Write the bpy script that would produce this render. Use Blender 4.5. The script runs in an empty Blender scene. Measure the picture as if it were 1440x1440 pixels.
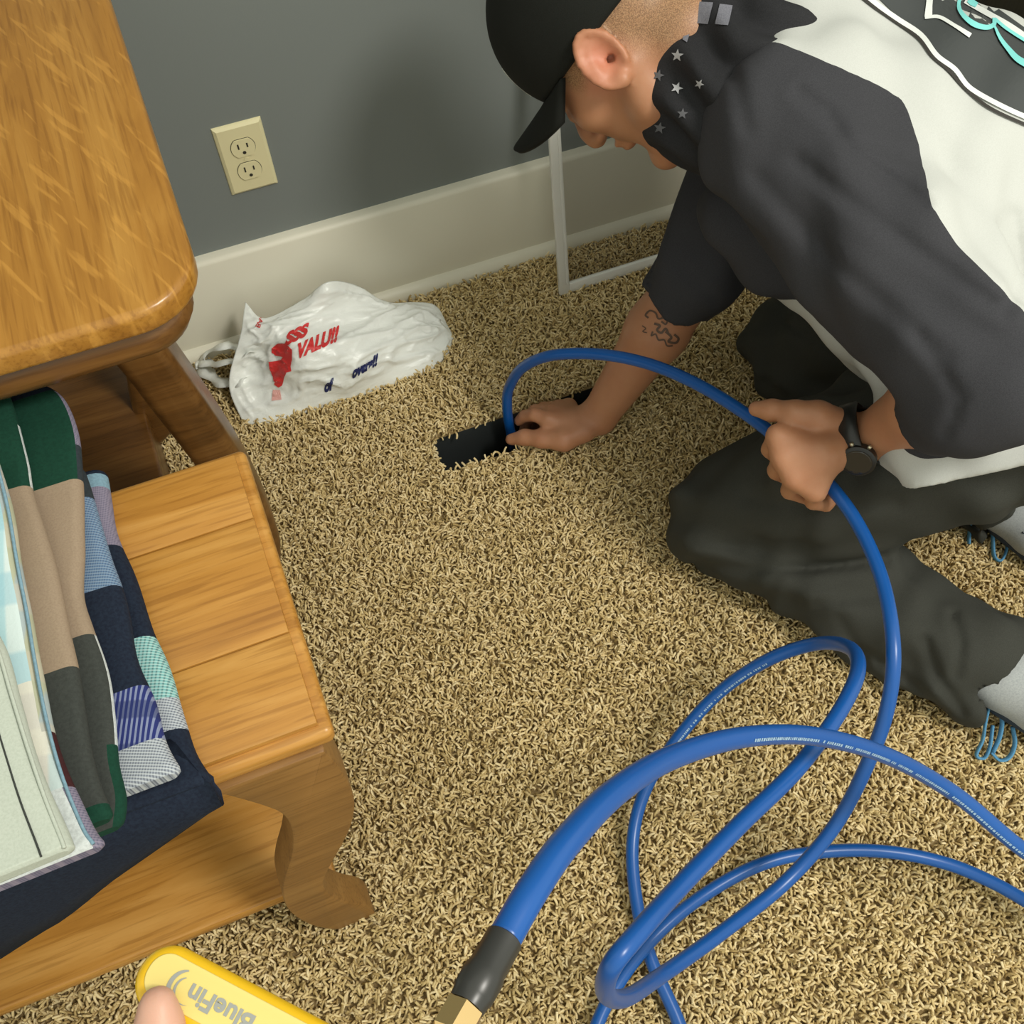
import bpy, bmesh, math, random
import numpy as np
from mathutils import Vector, Matrix, noise
from mathutils.bvhtree import BVHTree

random.seed(7); rng = np.random.default_rng(7)
scn = bpy.context.scene
COL = scn.collection

# ------------------------------------------------------------------ camera, world, light, exposure
F = 1440.0
CAM = np.array([0.0, -1.2625, 1.3014])
YAW, PITCH, ROLL = 0.3421, 1.0144, -0.0428
_f = np.array([math.sin(YAW)*math.cos(PITCH), math.cos(YAW)*math.cos(PITCH), -math.sin(PITCH)])
_r0 = np.array([math.cos(YAW), -math.sin(YAW), 0.0]); _u0 = np.cross(_r0, _f)
_r = math.cos(ROLL)*_r0 + math.sin(ROLL)*_u0
_u = -math.sin(ROLL)*_r0 + math.cos(ROLL)*_u0
cd = bpy.data.cameras.new('camera'); cam = bpy.data.objects.new('camera', cd); COL.objects.link(cam)
cd.sensor_width = 36.0; cd.lens = 36.0*F/1440.0; cd.clip_start = 0.02
cam.matrix_world = Matrix(((_r[0], _u[0], -_f[0], CAM[0]), (_r[1], _u[1], -_f[1], CAM[1]), (_r[2], _u[2], -_f[2], CAM[2]), (0, 0, 0, 1)))
scn.camera = cam

w = bpy.data.worlds.new('world'); scn.world = w; w.use_nodes = True
w.node_tree.nodes['Background'].inputs[0].default_value = (0.98, 1.0, 0.86, 1)
w.node_tree.nodes['Background'].inputs[1].default_value = 0.98
ld = bpy.data.lights.new('ceiling_lamp_light', 'AREA'); ld.shape = 'DISK'; ld.size = 0.60
ld.energy = 52; ld.color = (1.0, 0.96, 0.88)
lamp = bpy.data.objects.new('ceiling_lamp_light', ld); COL.objects.link(lamp)
lamp.location = (1.20, -1.95, 2.70)
lamp.rotation_euler = (Vector((0.35, -0.5, 0.1)) - lamp.location).to_track_quat('-Z', 'Y').to_euler()
vs = scn.view_settings
vs.view_transform = 'Standard'; vs.look = 'None'; vs.gamma = 1; vs.use_curve_mapping = False
vs.exposure = 0.0

# ------------------------------------------------------------------ helpers
def ray(x, y): return _r*(x-720)/F - _u*(y-720)/F + _f
def P(x, y, d): return CAM + ray(x, y)*d                      # point at depth d along the view axis
def atz(x, y, z): d = ray(x, y); return CAM + d*(z-CAM[2])/d[2]
def aty(x, y, Y): d = ray(x, y); return CAM + d*(Y-CAM[1])/d[1]
def nrm(v): v = np.asarray(v, float); return v/np.linalg.norm(v)

def tag(o, label=None, cat=None, group=None, kind=None):
    if label: o['label'] = label
    if cat: o['category'] = cat
    if group: o['group'] = group
    if kind: o['kind'] = kind
    return o
def link(name, me, mats, parent=None, smooth=False):
    o = bpy.data.objects.new(name, me); COL.objects.link(o)
    for m in (mats if isinstance(mats, (list, tuple)) else [mats]): me.materials.append(m)
    if parent: o.parent = parent
    if smooth: me.shade_smooth()
    return o
def mesh_from(name, V, Fc, mats, parent=None, smooth=False, mi=None):
    me = bpy.data.meshes.new(name); me.from_pydata([tuple(map(float, v)) for v in V], [], [tuple(int(i) for i in f) for f in Fc])
    o = link(name, me, mats, parent, smooth)
    if mi is not None: me.polygons.foreach_set('material_index', np.asarray(mi, np.int32))
    me.update(); return o
def empty(name, loc=(0, 0, 0)):
    o = bpy.data.objects.new(name, None); COL.objects.link(o); o.location = loc; return o
def keep(o, parent):                                           # parent without moving
    o.parent = parent; o.matrix_parent_inverse = Matrix.Translation(parent.location).inverted(); return o
def box(name, lo, hi, mat, parent=None, bevel=0.0, seg=3):
    bm = bmesh.new(); bmesh.ops.create_cube(bm, size=1)
    lo = Vector(lo); hi = Vector(hi)
    for v in bm.verts: v.co = Vector([(lo[i]+hi[i])/2 + v.co[i]*(hi[i]-lo[i]) for i in range(3)])
    if bevel: bmesh.ops.bevel(bm, geom=bm.edges[:], offset=bevel, segments=seg, profile=0.5, affect='EDGES')
    me = bpy.data.meshes.new(name); bm.to_mesh(me); bm.free()
    o = link(name, me, mat, None)
    if bevel: me.shade_smooth(); me.set_sharp_from_angle(angle=math.radians(50))
    if parent: keep(o, parent)
    return o
def prism(name, poly, axis, a, b, mat, parent=None, bevel=0.0, seg=3):
    """extrude a 2-D outline along axis ('x','y','z') from a to b"""
    def mk(p, t): return {'x': (t, p[0], p[1]), 'y': (p[0], t, p[1]), 'z': (p[0], p[1], t)}[axis]
    bm = bmesh.new()
    A = [bm.verts.new(mk(p, a)) for p in poly]; B = [bm.verts.new(mk(p, b)) for p in poly]
    n = len(poly); fa = bm.faces.new(A); fb = bm.faces.new(B[::-1])
    for i in range(n): bm.faces.new((A[i], B[i], B[(i+1) % n], A[(i+1) % n]))
    bmesh.ops.recalc_face_normals(bm, faces=bm.faces[:])
    if bevel:
        es = [e for e in bm.edges if (e.verts[0] in A and e.verts[1] in A) or (e.verts[0] in B and e.verts[1] in B)]
        bmesh.ops.bevel(bm, geom=es, offset=bevel, segments=seg, profile=0.5, affect='EDGES')
    me = bpy.data.meshes.new(name); bm.to_mesh(me); bm.free()
    o = link(name, me, mat, None); me.shade_smooth(); me.set_sharp_from_angle(angle=math.radians(40))
    if parent: keep(o, parent)
    return o
def spline(pts, n=12):
    """Catmull-Rom through points (any dimension), n samples per span"""
    pts = np.asarray(pts, float); q = np.vstack([2*pts[0]-pts[1], pts, 2*pts[-1]-pts[-2]]); out = []
    for i in range(1, len(q)-2):
        p0, p1, p2, p3 = q[i-1], q[i], q[i+1], q[i+2]
        for t in np.linspace(0, 1, n, endpoint=False):
            out.append(.5*((2*p1)+(-p0+p2)*t+(2*p0-5*p1+4*p2-p3)*t*t+(-p0+3*p1-3*p2+p3)*t**3))
    out.append(q[-2]); return np.array(out)
def frames(path):
    T = np.gradient(path, axis=0); T /= np.linalg.norm(T, axis=1)[:, None]
    N = np.zeros_like(T); a = np.array([0, 0, 1.0]) if abs(T[0][2]) < .9 else np.array([1.0, 0, 0])
    N[0] = nrm(a - T[0]*(a@T[0]))
    for i in range(1, len(T)):
        v = N[i-1] - T[i]*(N[i-1]@T[i]); N[i] = nrm(v)
    return T, N, np.cross(T, N)
def tube(name, path, rad, mat, parent=None, seg=14, caps=True, sy=1.0):
    path = np.asarray(path, float); T, N, B = frames(path); n = len(path)
    rad = np.broadcast_to(np.asarray(rad, float), (n,)); V = []; Fc = []
    for i in range(n):
        for k in range(seg):
            a = 2*math.pi*k/seg
            V.append(path[i]+rad[i]*(math.cos(a)*N[i]+math.sin(a)*sy*B[i]))
    for i in range(n-1):
        for k in range(seg):
            k2 = (k+1) % seg; Fc.append((i*seg+k, i*seg+k2, (i+1)*seg+k2, (i+1)*seg+k))
    if caps: Fc.append(tuple(range(seg))[::-1]); Fc.append(tuple((n-1)*seg+k for k in range(seg)))
    o = mesh_from(name, V, Fc, mat, None, True)
    if parent: keep(o, parent)
    return o

# ------------------------------------------------------------------ procedural materials
def mat(name, col, rough=.5, spec=.5, **kw):
    m = bpy.data.materials.new(name); m.use_nodes = True; b = m.node_tree.nodes['Principled BSDF']
    b.inputs['Base Color'].default_value = (*col, 1); b.inputs['Roughness'].default_value = rough
    b.inputs['Specular IOR Level'].default_value = spec
    for k, v in kw.items(): b.inputs[k.replace('_', ' ')].default_value = v
    return m
def N(m, t, **kw):
    n = m.node_tree.nodes.new(t)
    for k, v in kw.items(): setattr(n, k, v)
    return n
def L(m, a, b): m.node_tree.links.new(a, b)
def coords(m, scale=(1, 1, 1), rot=(0, 0, 0)):
    c = N(m, 'ShaderNodeTexCoord'); m0 = N(m, 'ShaderNodeMapping'); mp = N(m, 'ShaderNodeMapping')
    m0.inputs['Rotation'].default_value = rot; mp.inputs['Scale'].default_value = scale      # turn first, then stretch
    L(m, c.outputs['Object'], m0.inputs['Vector']); L(m, m0.outputs['Vector'], mp.inputs['Vector']); return mp.outputs['Vector']
def ramp(m, fac, stops):
    r = N(m, 'ShaderNodeValToRGB'); e = r.color_ramp.elements
    while len(e) < len(stops): e.new(.5)
    for i, (p, c) in enumerate(stops): e[i].position = p; e[i].color = (*c, 1)
    L(m, fac, r.inputs['Fac']); return r.outputs['Color']
def noise_tex(m, vec, scale, detail=4, rough=.55, dist=0):
    n = N(m, 'ShaderNodeTexNoise'); n.inputs['Scale'].default_value = scale; n.inputs['Detail'].default_value = detail
    n.inputs['Roughness'].default_value = rough; n.inputs['Distortion'].default_value = dist
    L(m, vec, n.inputs['Vector']); return n.outputs['Fac']
def bump(m, fac, strength=.2, dist=.002):
    b = N(m, 'ShaderNodeBump'); b.inputs['Strength'].default_value = strength; b.inputs['Distance'].default_value = dist
    L(m, fac, b.inputs['Height']); L(m, b.outputs['Normal'], m.node_tree.nodes['Principled BSDF'].inputs['Normal'])
def BS(m): return m.node_tree.nodes['Principled BSDF']
def mixc(m, fac, a, b, mode='MIX'):
    x = N(m, 'ShaderNodeMix', data_type='RGBA', blend_type=mode)
    for s, v in ((0, fac), (6, a), (7, b)):
        if isinstance(v, (int, float)): x.inputs[s].default_value = v
        elif isinstance(v, tuple): x.inputs[s].default_value = (*v, 1)
        else: L(m, v, x.inputs[s])
    return x.outputs[2]
def wood(name, dark, mid, light, axis='x', rough=.32, fleck=0.0, fleck_rot=.6):
    m = mat(name, mid, rough, .5)
    sc = {'x': (1.4, 16, 16), 'y': (16, 1.4, 16), 'z': (16, 16, 1.4)}[axis]
    v = coords(m, sc); n1 = noise_tex(m, v, 1.6, 5, .6, 1.2)
    c = ramp(m, n1, [(.30, dark), (.5, mid), (.72, light)])
    sc2 = {'x': (12, 260, 260), 'y': (260, 12, 260), 'z': (260, 260, 12)}[axis]
    n2 = noise_tex(m, coords(m, sc2), 1.0, 2)
    c2 = ramp(m, n2, [(.36, (.62, .55, .45)), (.5, (1, 1, 1))])
    c = mixc(m, .55, c, c2, 'MULTIPLY')
    if fleck:
        v3 = coords(m, (17, 130, 17), (0, 0, fleck_rot)); n3 = noise_tex(m, v3, 1.0, 2, .5, .4)
        fk = ramp(m, n3, [(.58, (0, 0, 0)), (.66, (1, 1, 1))])
        bw = N(m, 'ShaderNodeMath', operation='MULTIPLY'); L(m, fk, bw.inputs[0]); bw.inputs[1].default_value = fleck
        c = mixc(m, bw.outputs[0], c, tuple(min(1, x*1.35) for x in light))
    L(m, c, BS(m).inputs['Base Color']); bump(m, n2, .08, .001); return m
def cloth(name, c1, c2=None, scale=400, rough=.9, bstr=.25):
    m = mat(name, c1, rough, .2); c2 = c2 or tuple(x*.8 for x in c1)
    n = noise_tex(m, coords(m), scale, 3, .6); L(m, ramp(m, n, [(.35, c2), (.62, c1)]), BS(m).inputs['Base Color'])
    bump(m, n, bstr, .001); return m
def plaid(name, base, a, b, sx=60, sy=60, rot=0.25):
    m = mat(name, base, .9, .2); v = coords(m, (1, 1, 1), (0, 0, rot)); cur = base
    for ax, sc, c in (('X', sx, a), ('Y', sy, b)):
        wv = N(m, 'ShaderNodeTexWave', wave_type='BANDS', bands_direction=ax); wv.inputs['Scale'].default_value = sc
        L(m, v, wv.inputs['Vector'])
        f = ramp(m, wv.outputs['Fac'], [(.55, (0, 0, 0)), (.7, (.6, .6, .6))]); cur = mixc(m, f, cur, c)
    n = noise_tex(m, v, 500, 2); L(m, cur, BS(m).inputs['Base Color']); bump(m, n, .25, .001); return m

M = {}
M['wall'] = mat('wall_paint', (.190, .210, .202), .62, .3)
bump(M['wall'], noise_tex(M['wall'], coords(M['wall']), 260, 3), .10, .001)
M['trim'] = mat('trim_paint', (.72, .69, .57), .38, .45)
M['carpet_base'] = cloth('carpet_backing', (.30, .215, .10), (.18, .125, .055), 250)
M['duct'] = mat('duct_metal', (.035, .04, .04), .55, .4)
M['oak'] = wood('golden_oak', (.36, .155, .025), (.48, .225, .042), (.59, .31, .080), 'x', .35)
M['oak_shaded'] = wood('golden_oak_shaded', (.21, .100, .024), (.26, .128, .032), (.31, .16, .044), 'x', .5)  # less light on the legs painted in as a darker copy of seat oak
M['oak_dark'] = wood('brown_oak_shaded', (.09, .038, .009), (.15, .066, .016), (.21, .10, .027), 'x', .30)  # brown apron and leg wood, with the leg's shade under the tabletop darkened in
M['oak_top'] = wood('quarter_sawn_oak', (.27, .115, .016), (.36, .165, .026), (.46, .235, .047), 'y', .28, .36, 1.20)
M['ivory'] = mat('ivory_plastic', (.72, .66, .40), .35, .5)
M['slot'] = mat('outlet_slot', (.02, .017, .012), .7)
M['steel'] = mat('screw_metal', (.6, .55, .4), .35, .5, Metallic=.8)
M['alu'] = mat('white_aluminium', (.74, .74, .70), .4, .5)
m = mat('screen_mesh', (.05, .05, .045), .8, .2); M['screen'] = m
tr = N(m, 'ShaderNodeBsdfTransparent'); mx = N(m, 'ShaderNodeMixShader'); mx.inputs[0].default_value = .26
L(m, tr.outputs[0], mx.inputs[1]); L(m, BS(m).outputs[0], mx.inputs[2])
L(m, mx.outputs[0], m.node_tree.nodes['Material Output'].inputs['Surface'])
M['hose'] = mat('blue_hose_rubber', (.005, .085, .34), .32, .5)
M['hose_print'] = mat('hose_print', (.30, .44, .58), .6)
M['black_rubber'] = mat('black_ferrule', (.03, .03, .028), .35, .5)
M['brass'] = mat('brass', (.85, .60, .28), .22, .5, Metallic=1.0)
M['darkwood'] = wood('dark_walnut', (.020, .017, .010), (.032, .028, .016), (.05, .04, .022), 'z', .5)

# ------------------------------------------------------------------ the room
HX0, HX1, HY0, HY1 = .203, .478, -.397, -.330          # register opening in the carpet
X0, X1, Y0, Y1 = -2.2, 2.6, -3.0, 0.0
V = []; Fc = []
xs = [X0, HX0, HX1, X1]; ys = [Y0, HY0, HY1, Y1]
for y in ys:
    for x in xs: V.append((x, y, 0))
for j in range(3):
    for i in range(3):
        if not (i == 1 and j == 1): Fc.append((j*4+i, j*4+i+1, (j+1)*4+i+1, (j+1)*4+i))
floor = tag(mesh_from('floor', V, Fc, M['carpet_base']), kind='structure')
dz = -.16
duct = mesh_from('floor_duct', [(HX0, HY0, 0), (HX1, HY0, 0), (HX1, HY1, 0), (HX0, HY1, 0), (HX0, HY0, dz), (HX1, HY0, dz), (HX1, HY1, dz), (HX0, HY1, dz)],
                 [(0, 1, 5, 4), (1, 2, 6, 5), (2, 3, 7, 6), (3, 0, 4, 7), (4, 5, 6, 7)], M['duct'])
tag(duct, 'open black rectangular floor duct under the reaching hand', 'duct')
wall = tag(mesh_from('wall_back', [(X0, 0, 0), (X1, 0, 0), (X1, 0, 2.6), (X0, 0, 2.6)], [(0, 1, 2, 3)], M['wall']), kind='structure')
HB = .1905
prof = [(0, 0), (-.020, 0), (-.020, HB-.007), (-.017, HB-.002), (-.012, HB), (0, HB)]
tag(prism('baseboard_back', prof, 'x', X0, X1, M['trim']), kind='structure')
prof = [(-.019, 0), (-.037, 0), (-.036, .012), (-.031, .020), (-.025, .0245), (-.019, .0255)]
tag(prism('trim_1', prof, 'x', X0, X1, M['trim']), kind='structure')

# carpet pile: countless curled tufts
def tuft_nodes():
    ng = bpy.data.node_groups.new('pile', 'GeometryNodeTree')
    ng.interface.new_socket('Geometry', in_out='INPUT', socket_type='NodeSocketGeometry')
    ng.interface.new_socket('Geometry', in_out='OUTPUT', socket_type='NodeSocketGeometry')
    def n(t, **k):
        x = ng.nodes.new(t)
        for a, b in k.items(): setattr(x, a, b)
        return x
    gi = n('NodeGroupInput'); go = n('NodeGroupOutput'); l = ng.links.new
    join = n('GeometryNodeGeometryToInstance')
    shapes = [((0, 0, -.001), (.0005, 0, .010), (.0085, .002, .0095)), ((0, 0, -.001), (-.001, .003, .010), (.0055, -.003, .0125)), ((0, 0, -.001), (.006, 0, .013), (.010, -.0025, .0045))]
    for s, mmv, e in shapes:
        q = n('GeometryNodeCurveQuadraticBezier'); q.inputs['Resolution'].default_value = 5
        q.inputs['Start'].default_value = s; q.inputs['Middle'].default_value = mmv; q.inputs['End'].default_value = e
        c = n('GeometryNodeCurvePrimitiveCircle'); c.inputs['Resolution'].default_value = 5; c.inputs['Radius'].default_value = .00138
        cm = n('GeometryNodeCurveToMesh'); cm.inputs['Fill Caps'].default_value = True
        l(q.outputs['Curve'], cm.inputs['Curve']); l(c.outputs['Curve'], cm.inputs['Profile Curve'])
        sm = n('GeometryNodeSetShadeSmooth'); l(cm.outputs['Mesh'], sm.inputs['Geometry'])
        mt = n('GeometryNodeSetMaterial'); mt.inputs['Material'].default_value = M['pile']
        l(sm.outputs['Geometry'], mt.inputs['Geometry']); l(mt.outputs['Geometry'], join.inputs[0])
    io = n('GeometryNodeInstanceOnPoints'); io.inputs['Pick Instance'].default_value = True
    l(gi.outputs[0], io.inputs['Points']); l(join.outputs[0], io.inputs['Instance'])
    rr = n('FunctionNodeRandomValue', data_type='FLOAT_VECTOR')
    rr.inputs['Min'].default_value = (-.45, -.45, 0); rr.inputs['Max'].default_value = (.45, .45, 6.283)
    l(rr.outputs['Value'], io.inputs['Rotation'])
    rs = n('FunctionNodeRandomValue', data_type='FLOAT'); rs.inputs[2].default_value = .75; rs.inputs[3].default_value = 1.25
    l(rs.outputs[1], io.inputs['Scale'])
    l(io.outputs['Instances'], go.inputs[0]); return ng
m = mat('carpet_pile', (.5, .38, .2), .95, .1); M['pile'] = m
oi = N(m, 'ShaderNodeObjectInfo')
c = ramp(m, oi.outputs['Random'], [(0, (.40, .285, .12)), (.22, (.58, .445, .21)), (.6, (.71, .56, .295)), (1, (.80, .665, .40))])
L(m, c, BS(m).inputs['Base Color'])
sp = .0043
gx = np.arange(-.62, 1.75, sp); gy = np.arange(-1.55, -.034, sp)
GX, GY = np.meshgrid(gx, gy); pts = np.stack([GX.ravel(), GY.ravel()], 1) + rng.uniform(-.0022, .0022, (GX.size, 2))
hole = (pts[:, 0] > HX0-.001) & (pts[:, 0] < HX1+.001) & (pts[:, 1] > HY0-.001) & (pts[:, 1] < HY1+.001)
pts = pts[~hole]
rel = np.c_[pts, np.zeros(len(pts))]-CAM; zc = rel@_f          # pile only where the room is looked at, with margin
px = 720+F*(rel@_r)/zc; py = 720-F*(rel@_u)/zc
pts = pts[(px > -260) & (px < 1700) & (py > -200) & (py < 1700)]
me = bpy.data.meshes.new('carpet_pile'); me.vertices.add(len(pts))
me.vertices.foreach_set('co', np.c_[pts, np.zeros(len(pts))].astype(np.float32).ravel()); me.update()
pile = link('carpet_pile', me, M['pile'])
tag(pile, 'beige and brown twisted shag carpet pile covering the floor', 'carpet', kind='stuff')
pile.modifiers.new('pile', 'NODES').node_group = tuft_nodes()

# ------------------------------------------------------------------ wall outlet
ox, oz = .0702, .3394
out = tag(empty('wall_outlet', (ox, 0, oz)), 'ivory duplex power outlet plate on the grey wall', 'outlet')
def pyramid_plate():
    w2, h2, t, b = .035, .057, .0055, .005
    V = [(-w2, 0, -h2), (w2, 0, -h2), (w2, 0, h2), (-w2, 0, h2), (-w2+.001, -t*.5, -h2+.001), (w2-.001, -t*.5, -h2+.001), (w2-.001, -t*.5, h2-.001), (-w2+.001, -t*.5, h2-.001),
         (-w2+b, -t, -h2+b), (w2-b, -t, -h2+b), (w2-b, -t, h2-b), (-w2+b, -t, h2-b)]
    Fc = [(8, 9, 10, 11)]
    for a in (0, 4):
        for i in range(4): Fc.append((a+i, a+(i+1) % 4, a+4+(i+1) % 4, a+4+i))
    return mesh_from('plate', V, Fc, M['ivory'], out)
pyramid_plate()
def disc(name, r, flat, y0, y1, cx, cz, mat_, parent):
    pts = []
    for k in range(40):
        a = 2*math.pi*k/40; x, z = r*math.cos(a), r*math.sin(a); z = max(-flat, min(flat, z)); pts.append((x+cx, z+cz))
    o = prism(name, pts, 'y', y0, y1, mat_); o.parent = parent; return o
for s in (1, -1):
    disc('socket_surround', .0178, .0148, -.0052, -.00575, 0, s*.0195, M['slot'], out)
    rc = disc('receptacle', .0170, .0140, -.0052, -.0072, 0, s*.0195, M['ivory'], out)
    for sx, hh in ((-.0064, .0042), (.0064, .0034)):
        b = box('slot', (sx-.0011, -.0076, s*.0195+.0035-hh), (sx+.0011, -.0070, s*.0195+.0035+hh), M['slot']); b.parent = rc
    disc('ground_hole', .0025, .0025, -.0070, -.0076, 0, s*.0195-.0075, M['slot'], rc)
disc('screw', .0032, .0032, -.0052, -.0068, 0, 0, M['ivory'], out)

# ------------------------------------------------------------------ window screen leaning on the wall
sx0, sx1, sh, sw = .506, 1.00, .62, .019
scr = empty('window_screen', (sx0, -.129, .008))
tag(scr, 'white framed insect screen leaning against the wall behind the man', 'window screen')
scr.rotation_euler = (math.radians(-10.5), 0, 0)
def sbox(name, lo, hi, mt, bv=.0015):
    o = box(name, lo, hi, mt, None, bv, 2); o.parent = scr; return o
W_ = sx1-sx0
sbox('frame_bar', (0, -.004, 0), (sw, .004, sh), M['alu']); sbox('frame_bar', (W_-sw, -.004, 0), (W_, .004, sh), M['alu'])
sbox('frame_bar', (sw, -.004, 0), (W_-sw, .004, sw), M['alu']); sbox('frame_bar', (sw, -.004, sh-sw), (W_-sw, .004, sh), M['alu'])
o = mesh_from('mesh_panel', [(sw, .001, sw), (W_-sw, .001, sw), (W_-sw, .001, sh-sw), (sw, .001, sh-sw)], [(0, 1, 2, 3)], M['screen'], scr)
for z0, z1 in ((sw, sh-sw),):
    sbox('spline_bead', (sw-.006, -.0052, z0), (sw-.003, -.0038, z1), M['alu'], 0)

# ------------------------------------------------------------------ library table
def rrect(x0, x1, y0, y1, r, n=8):
    p = []
    for cx, cy, a0 in ((x1-r, y0+r, -90), (x1-r, y1-r, 0), (x0+r, y1-r, 90), (x0+r, y0+r, 180)):
        for k in range(n+1):
            a = math.radians(a0+90*k/n); p.append((cx+r*math.cos(a), cy+r*math.sin(a)))
    return p
TZ = .75
tab = tag(empty('library_table', (-.5, -.4, 0)), 'golden oak table with rounded top corner and curved scroll leg', 'table')
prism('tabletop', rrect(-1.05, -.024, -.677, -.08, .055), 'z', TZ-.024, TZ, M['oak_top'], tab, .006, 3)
def apron_ring():
    V = []; Fc = []; prof = [(-.030, 0), (-.022, -.004), (-.014, -.014), (-.012, -.026), (-.018, -.038), (-.032, -.049), (-.05, -.051)]
    base = rrect(-1.05, -.024, -.677, -.08, .055); n = len(base); cx, cy = -.537, -.378
    for off, dzz in prof:
        rr = rrect(-1.05-off, -.024+off, -.677-off, -.08+off, .055+off*.9)
        for p in rr: V.append((p[0], p[1], TZ-.024+dzz))
    for j in range(len(prof)-1):
        for i in range(n): Fc.append((j*n+i, j*n+(i+1) % n, (j+1)*n+(i+1) % n, (j+1)*n+i))
    Fc.append(tuple(range((len(prof)-1)*n, len(prof)*n)))
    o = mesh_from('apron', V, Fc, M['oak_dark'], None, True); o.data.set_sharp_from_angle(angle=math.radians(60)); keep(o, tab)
apron_ring()
# scroll leg outline on the plane y = LY (x, z)
LY = -.575
def xz(px, py, Y): p = aty(px, py, Y); return (p[0], p[2])
def scroll(mir=None):
    inner = spline([(-.162, .66), (-.148, .58), (-.136, .51), (-.127, .44), (-.118, .37), (-.111, .30), (-.112, .20), (-.13, .10), (-.16, .04)], 6)
    outer = spline([(-.12, .01), (-.078, .05), (-.058, .12), (-.054, .20), (-.058, .30), (-.066, .38), (-.076, .46), (-.088, .54), (-.102, .60), (-.112, .66)], 6)
    p = [tuple(q) for q in inner] + [(-.165, .02)] + [tuple(q) for q in outer]
    if mir is not None: p = [(2*mir-q[0], q[1]) for q in p]
    return p
for Y in (-.505, -.19):
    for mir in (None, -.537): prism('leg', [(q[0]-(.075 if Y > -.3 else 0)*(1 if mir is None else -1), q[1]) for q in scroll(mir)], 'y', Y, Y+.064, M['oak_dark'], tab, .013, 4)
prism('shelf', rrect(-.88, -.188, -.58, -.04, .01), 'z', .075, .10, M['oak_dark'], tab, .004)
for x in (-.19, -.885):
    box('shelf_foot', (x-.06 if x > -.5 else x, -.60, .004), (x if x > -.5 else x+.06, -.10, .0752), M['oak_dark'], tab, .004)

# ------------------------------------------------------------------ low oak bench
BZ = .585; BX1 = -.041; BX0 = -.86; BY0 = -.966; BY1 = -.688
ben = tag(empty('bench', (-.45, -.78, 0)), 'low golden oak bench with curvy cut-out legs in the foreground', 'bench')
prism('seat_edge', rrect(BX0, BX1, BY0, BY1, .006, 3), 'z', BZ-.026, BZ-.006, M['oak'], ben, .0055, 3)
e = .009
yj = BY0+.088
for a, b in ((BY0+e, yj-.0004), (yj+.0004, BY0+.20-.0004), (BY0+.20+.0004, BY1-e)):
    o = prism('seat_plank', [(BX0+e, a), (BX1-e, a), (BX1-e, b), (BX0+e, b)], 'z', BZ-.008, BZ, M['oak'], ben, .0016, 2)
px_leg = [(432, 1046), (458, 1062), (480, 1085), (495, 1112), (501, 1136), (497, 1162), (486, 1187), (472, 1212), (460, 1234), (457, 1249), (466, 1262), (490, 1272), (519, 1278), (529, 1289), (527, 1299), (502, 1307), (470, 1311), (436, 1304), (408, 1286), (399, 1263), (401, 1240), (409, 1215), (413, 1190), (409, 1165), (396, 1149), (375, 1140), (345, 1131), (318, 1124), (290, 1118), (280, 1090)]
LP = [xz(x, y, -.9725) for x, y in px_leg]
LP = [tuple(q) for q in spline([np.array(p) for p in LP[:28]], 3)] + LP[28:]
LP = [(x, max(0.002, min(BZ-.027, z))) for x, z in LP]
LPm = [(BX0+BX1-x, z) for x, z in LP]
for poly in (LP, LPm):
    for ya, yb in ((-.970, -.934), (-.725, -.692)): prism('leg', poly, 'y', ya, yb, M['oak_shaded'], ben, .003, 2)
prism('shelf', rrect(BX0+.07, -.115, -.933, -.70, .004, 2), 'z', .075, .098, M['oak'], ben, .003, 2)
for y in (-.950, -.72): box('apron', (BX0+.10, y, BZ-.085), (BX1-.11, y+.018, BZ-.027), M['oak_shaded'], ben, .002)

# ------------------------------------------------------------------ blue hose (one long hose)
HR = .0078
hp = []                                                   # (px, py, depth)
hp += [(724, 640, 1.70), (716, 596, 1.605), (713, 570, 1.565), (716, 545, 1.53), (735, 517, 1.475), (775, 500, 1.42), (840, 498, 1.37), (910, 511, 1.33), (980, 540, 1.29), (1050, 583, 1.245), (1110, 630, 1.205), (1160, 675, 1.18),
       (1205, 735, 1.15), (1240, 815, 1.11), (1256, 905, 1.07), (1250, 985, 1.07), (1226, 1060, 1.09), (1176, 1158, 1.13), (1105, 1240, 1.13), (1010, 1315, 1.08), (925, 1375, 1.00),
       (880, 1403, .90), (853, 1398, .80), (858, 1362, .73), (897, 1312, .74), (960, 1242, .80), (1040, 1160, .87), (1120, 1082, .93), (1178, 1005, .98), (1206, 945, 1.03), (1196, 912, 1.09), (1150, 905, 1.16), (1080, 928, 1.21), (1010, 975, 1.25), (950, 1042, 1.262), (908, 1110, 1.255),
       (890, 1180, 1.240), (894, 1260, 1.212), (914, 1345, 1.178), (955, 1440, 1.145), (985, 1540, 1.112), (960, 1620, 1.09), (890, 1640, 1.08), (835, 1570, 1.095), (832, 1470, 1.128), (865, 1390, 1.152), (925, 1312, 1.172), (1000, 1252, 1.205), (1080, 1212, 1.225), (1165, 1197, 1.235),
       (1250, 1198, 1.232), (1330, 1214, 1.222), (1400, 1243, 1.200), (1475, 1285, 1.165), (1560, 1320, 1.12), (1630, 1330, 1.06), (1650, 1310, 1.02), (1600, 1275, 1.01), (1520, 1240, 1.01)]
hp += [(1440, 1196, 1.0), (1345, 1118, .985), (1250, 1064, .92), (1150, 1036, .84), (1050, 1036, .755), (950, 1063, .665), (870, 1110, .575), (800, 1180, .51), (750, 1250, .475), (708, 1322, .455)]
HP = spline([P(*q) for q in hp], 10)
hose = tube('hose', HP, HR, M['hose'], None, 16)
tag(hose, 'long blue rubber hose looping across the carpet into the floor duct', 'hose')
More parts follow.
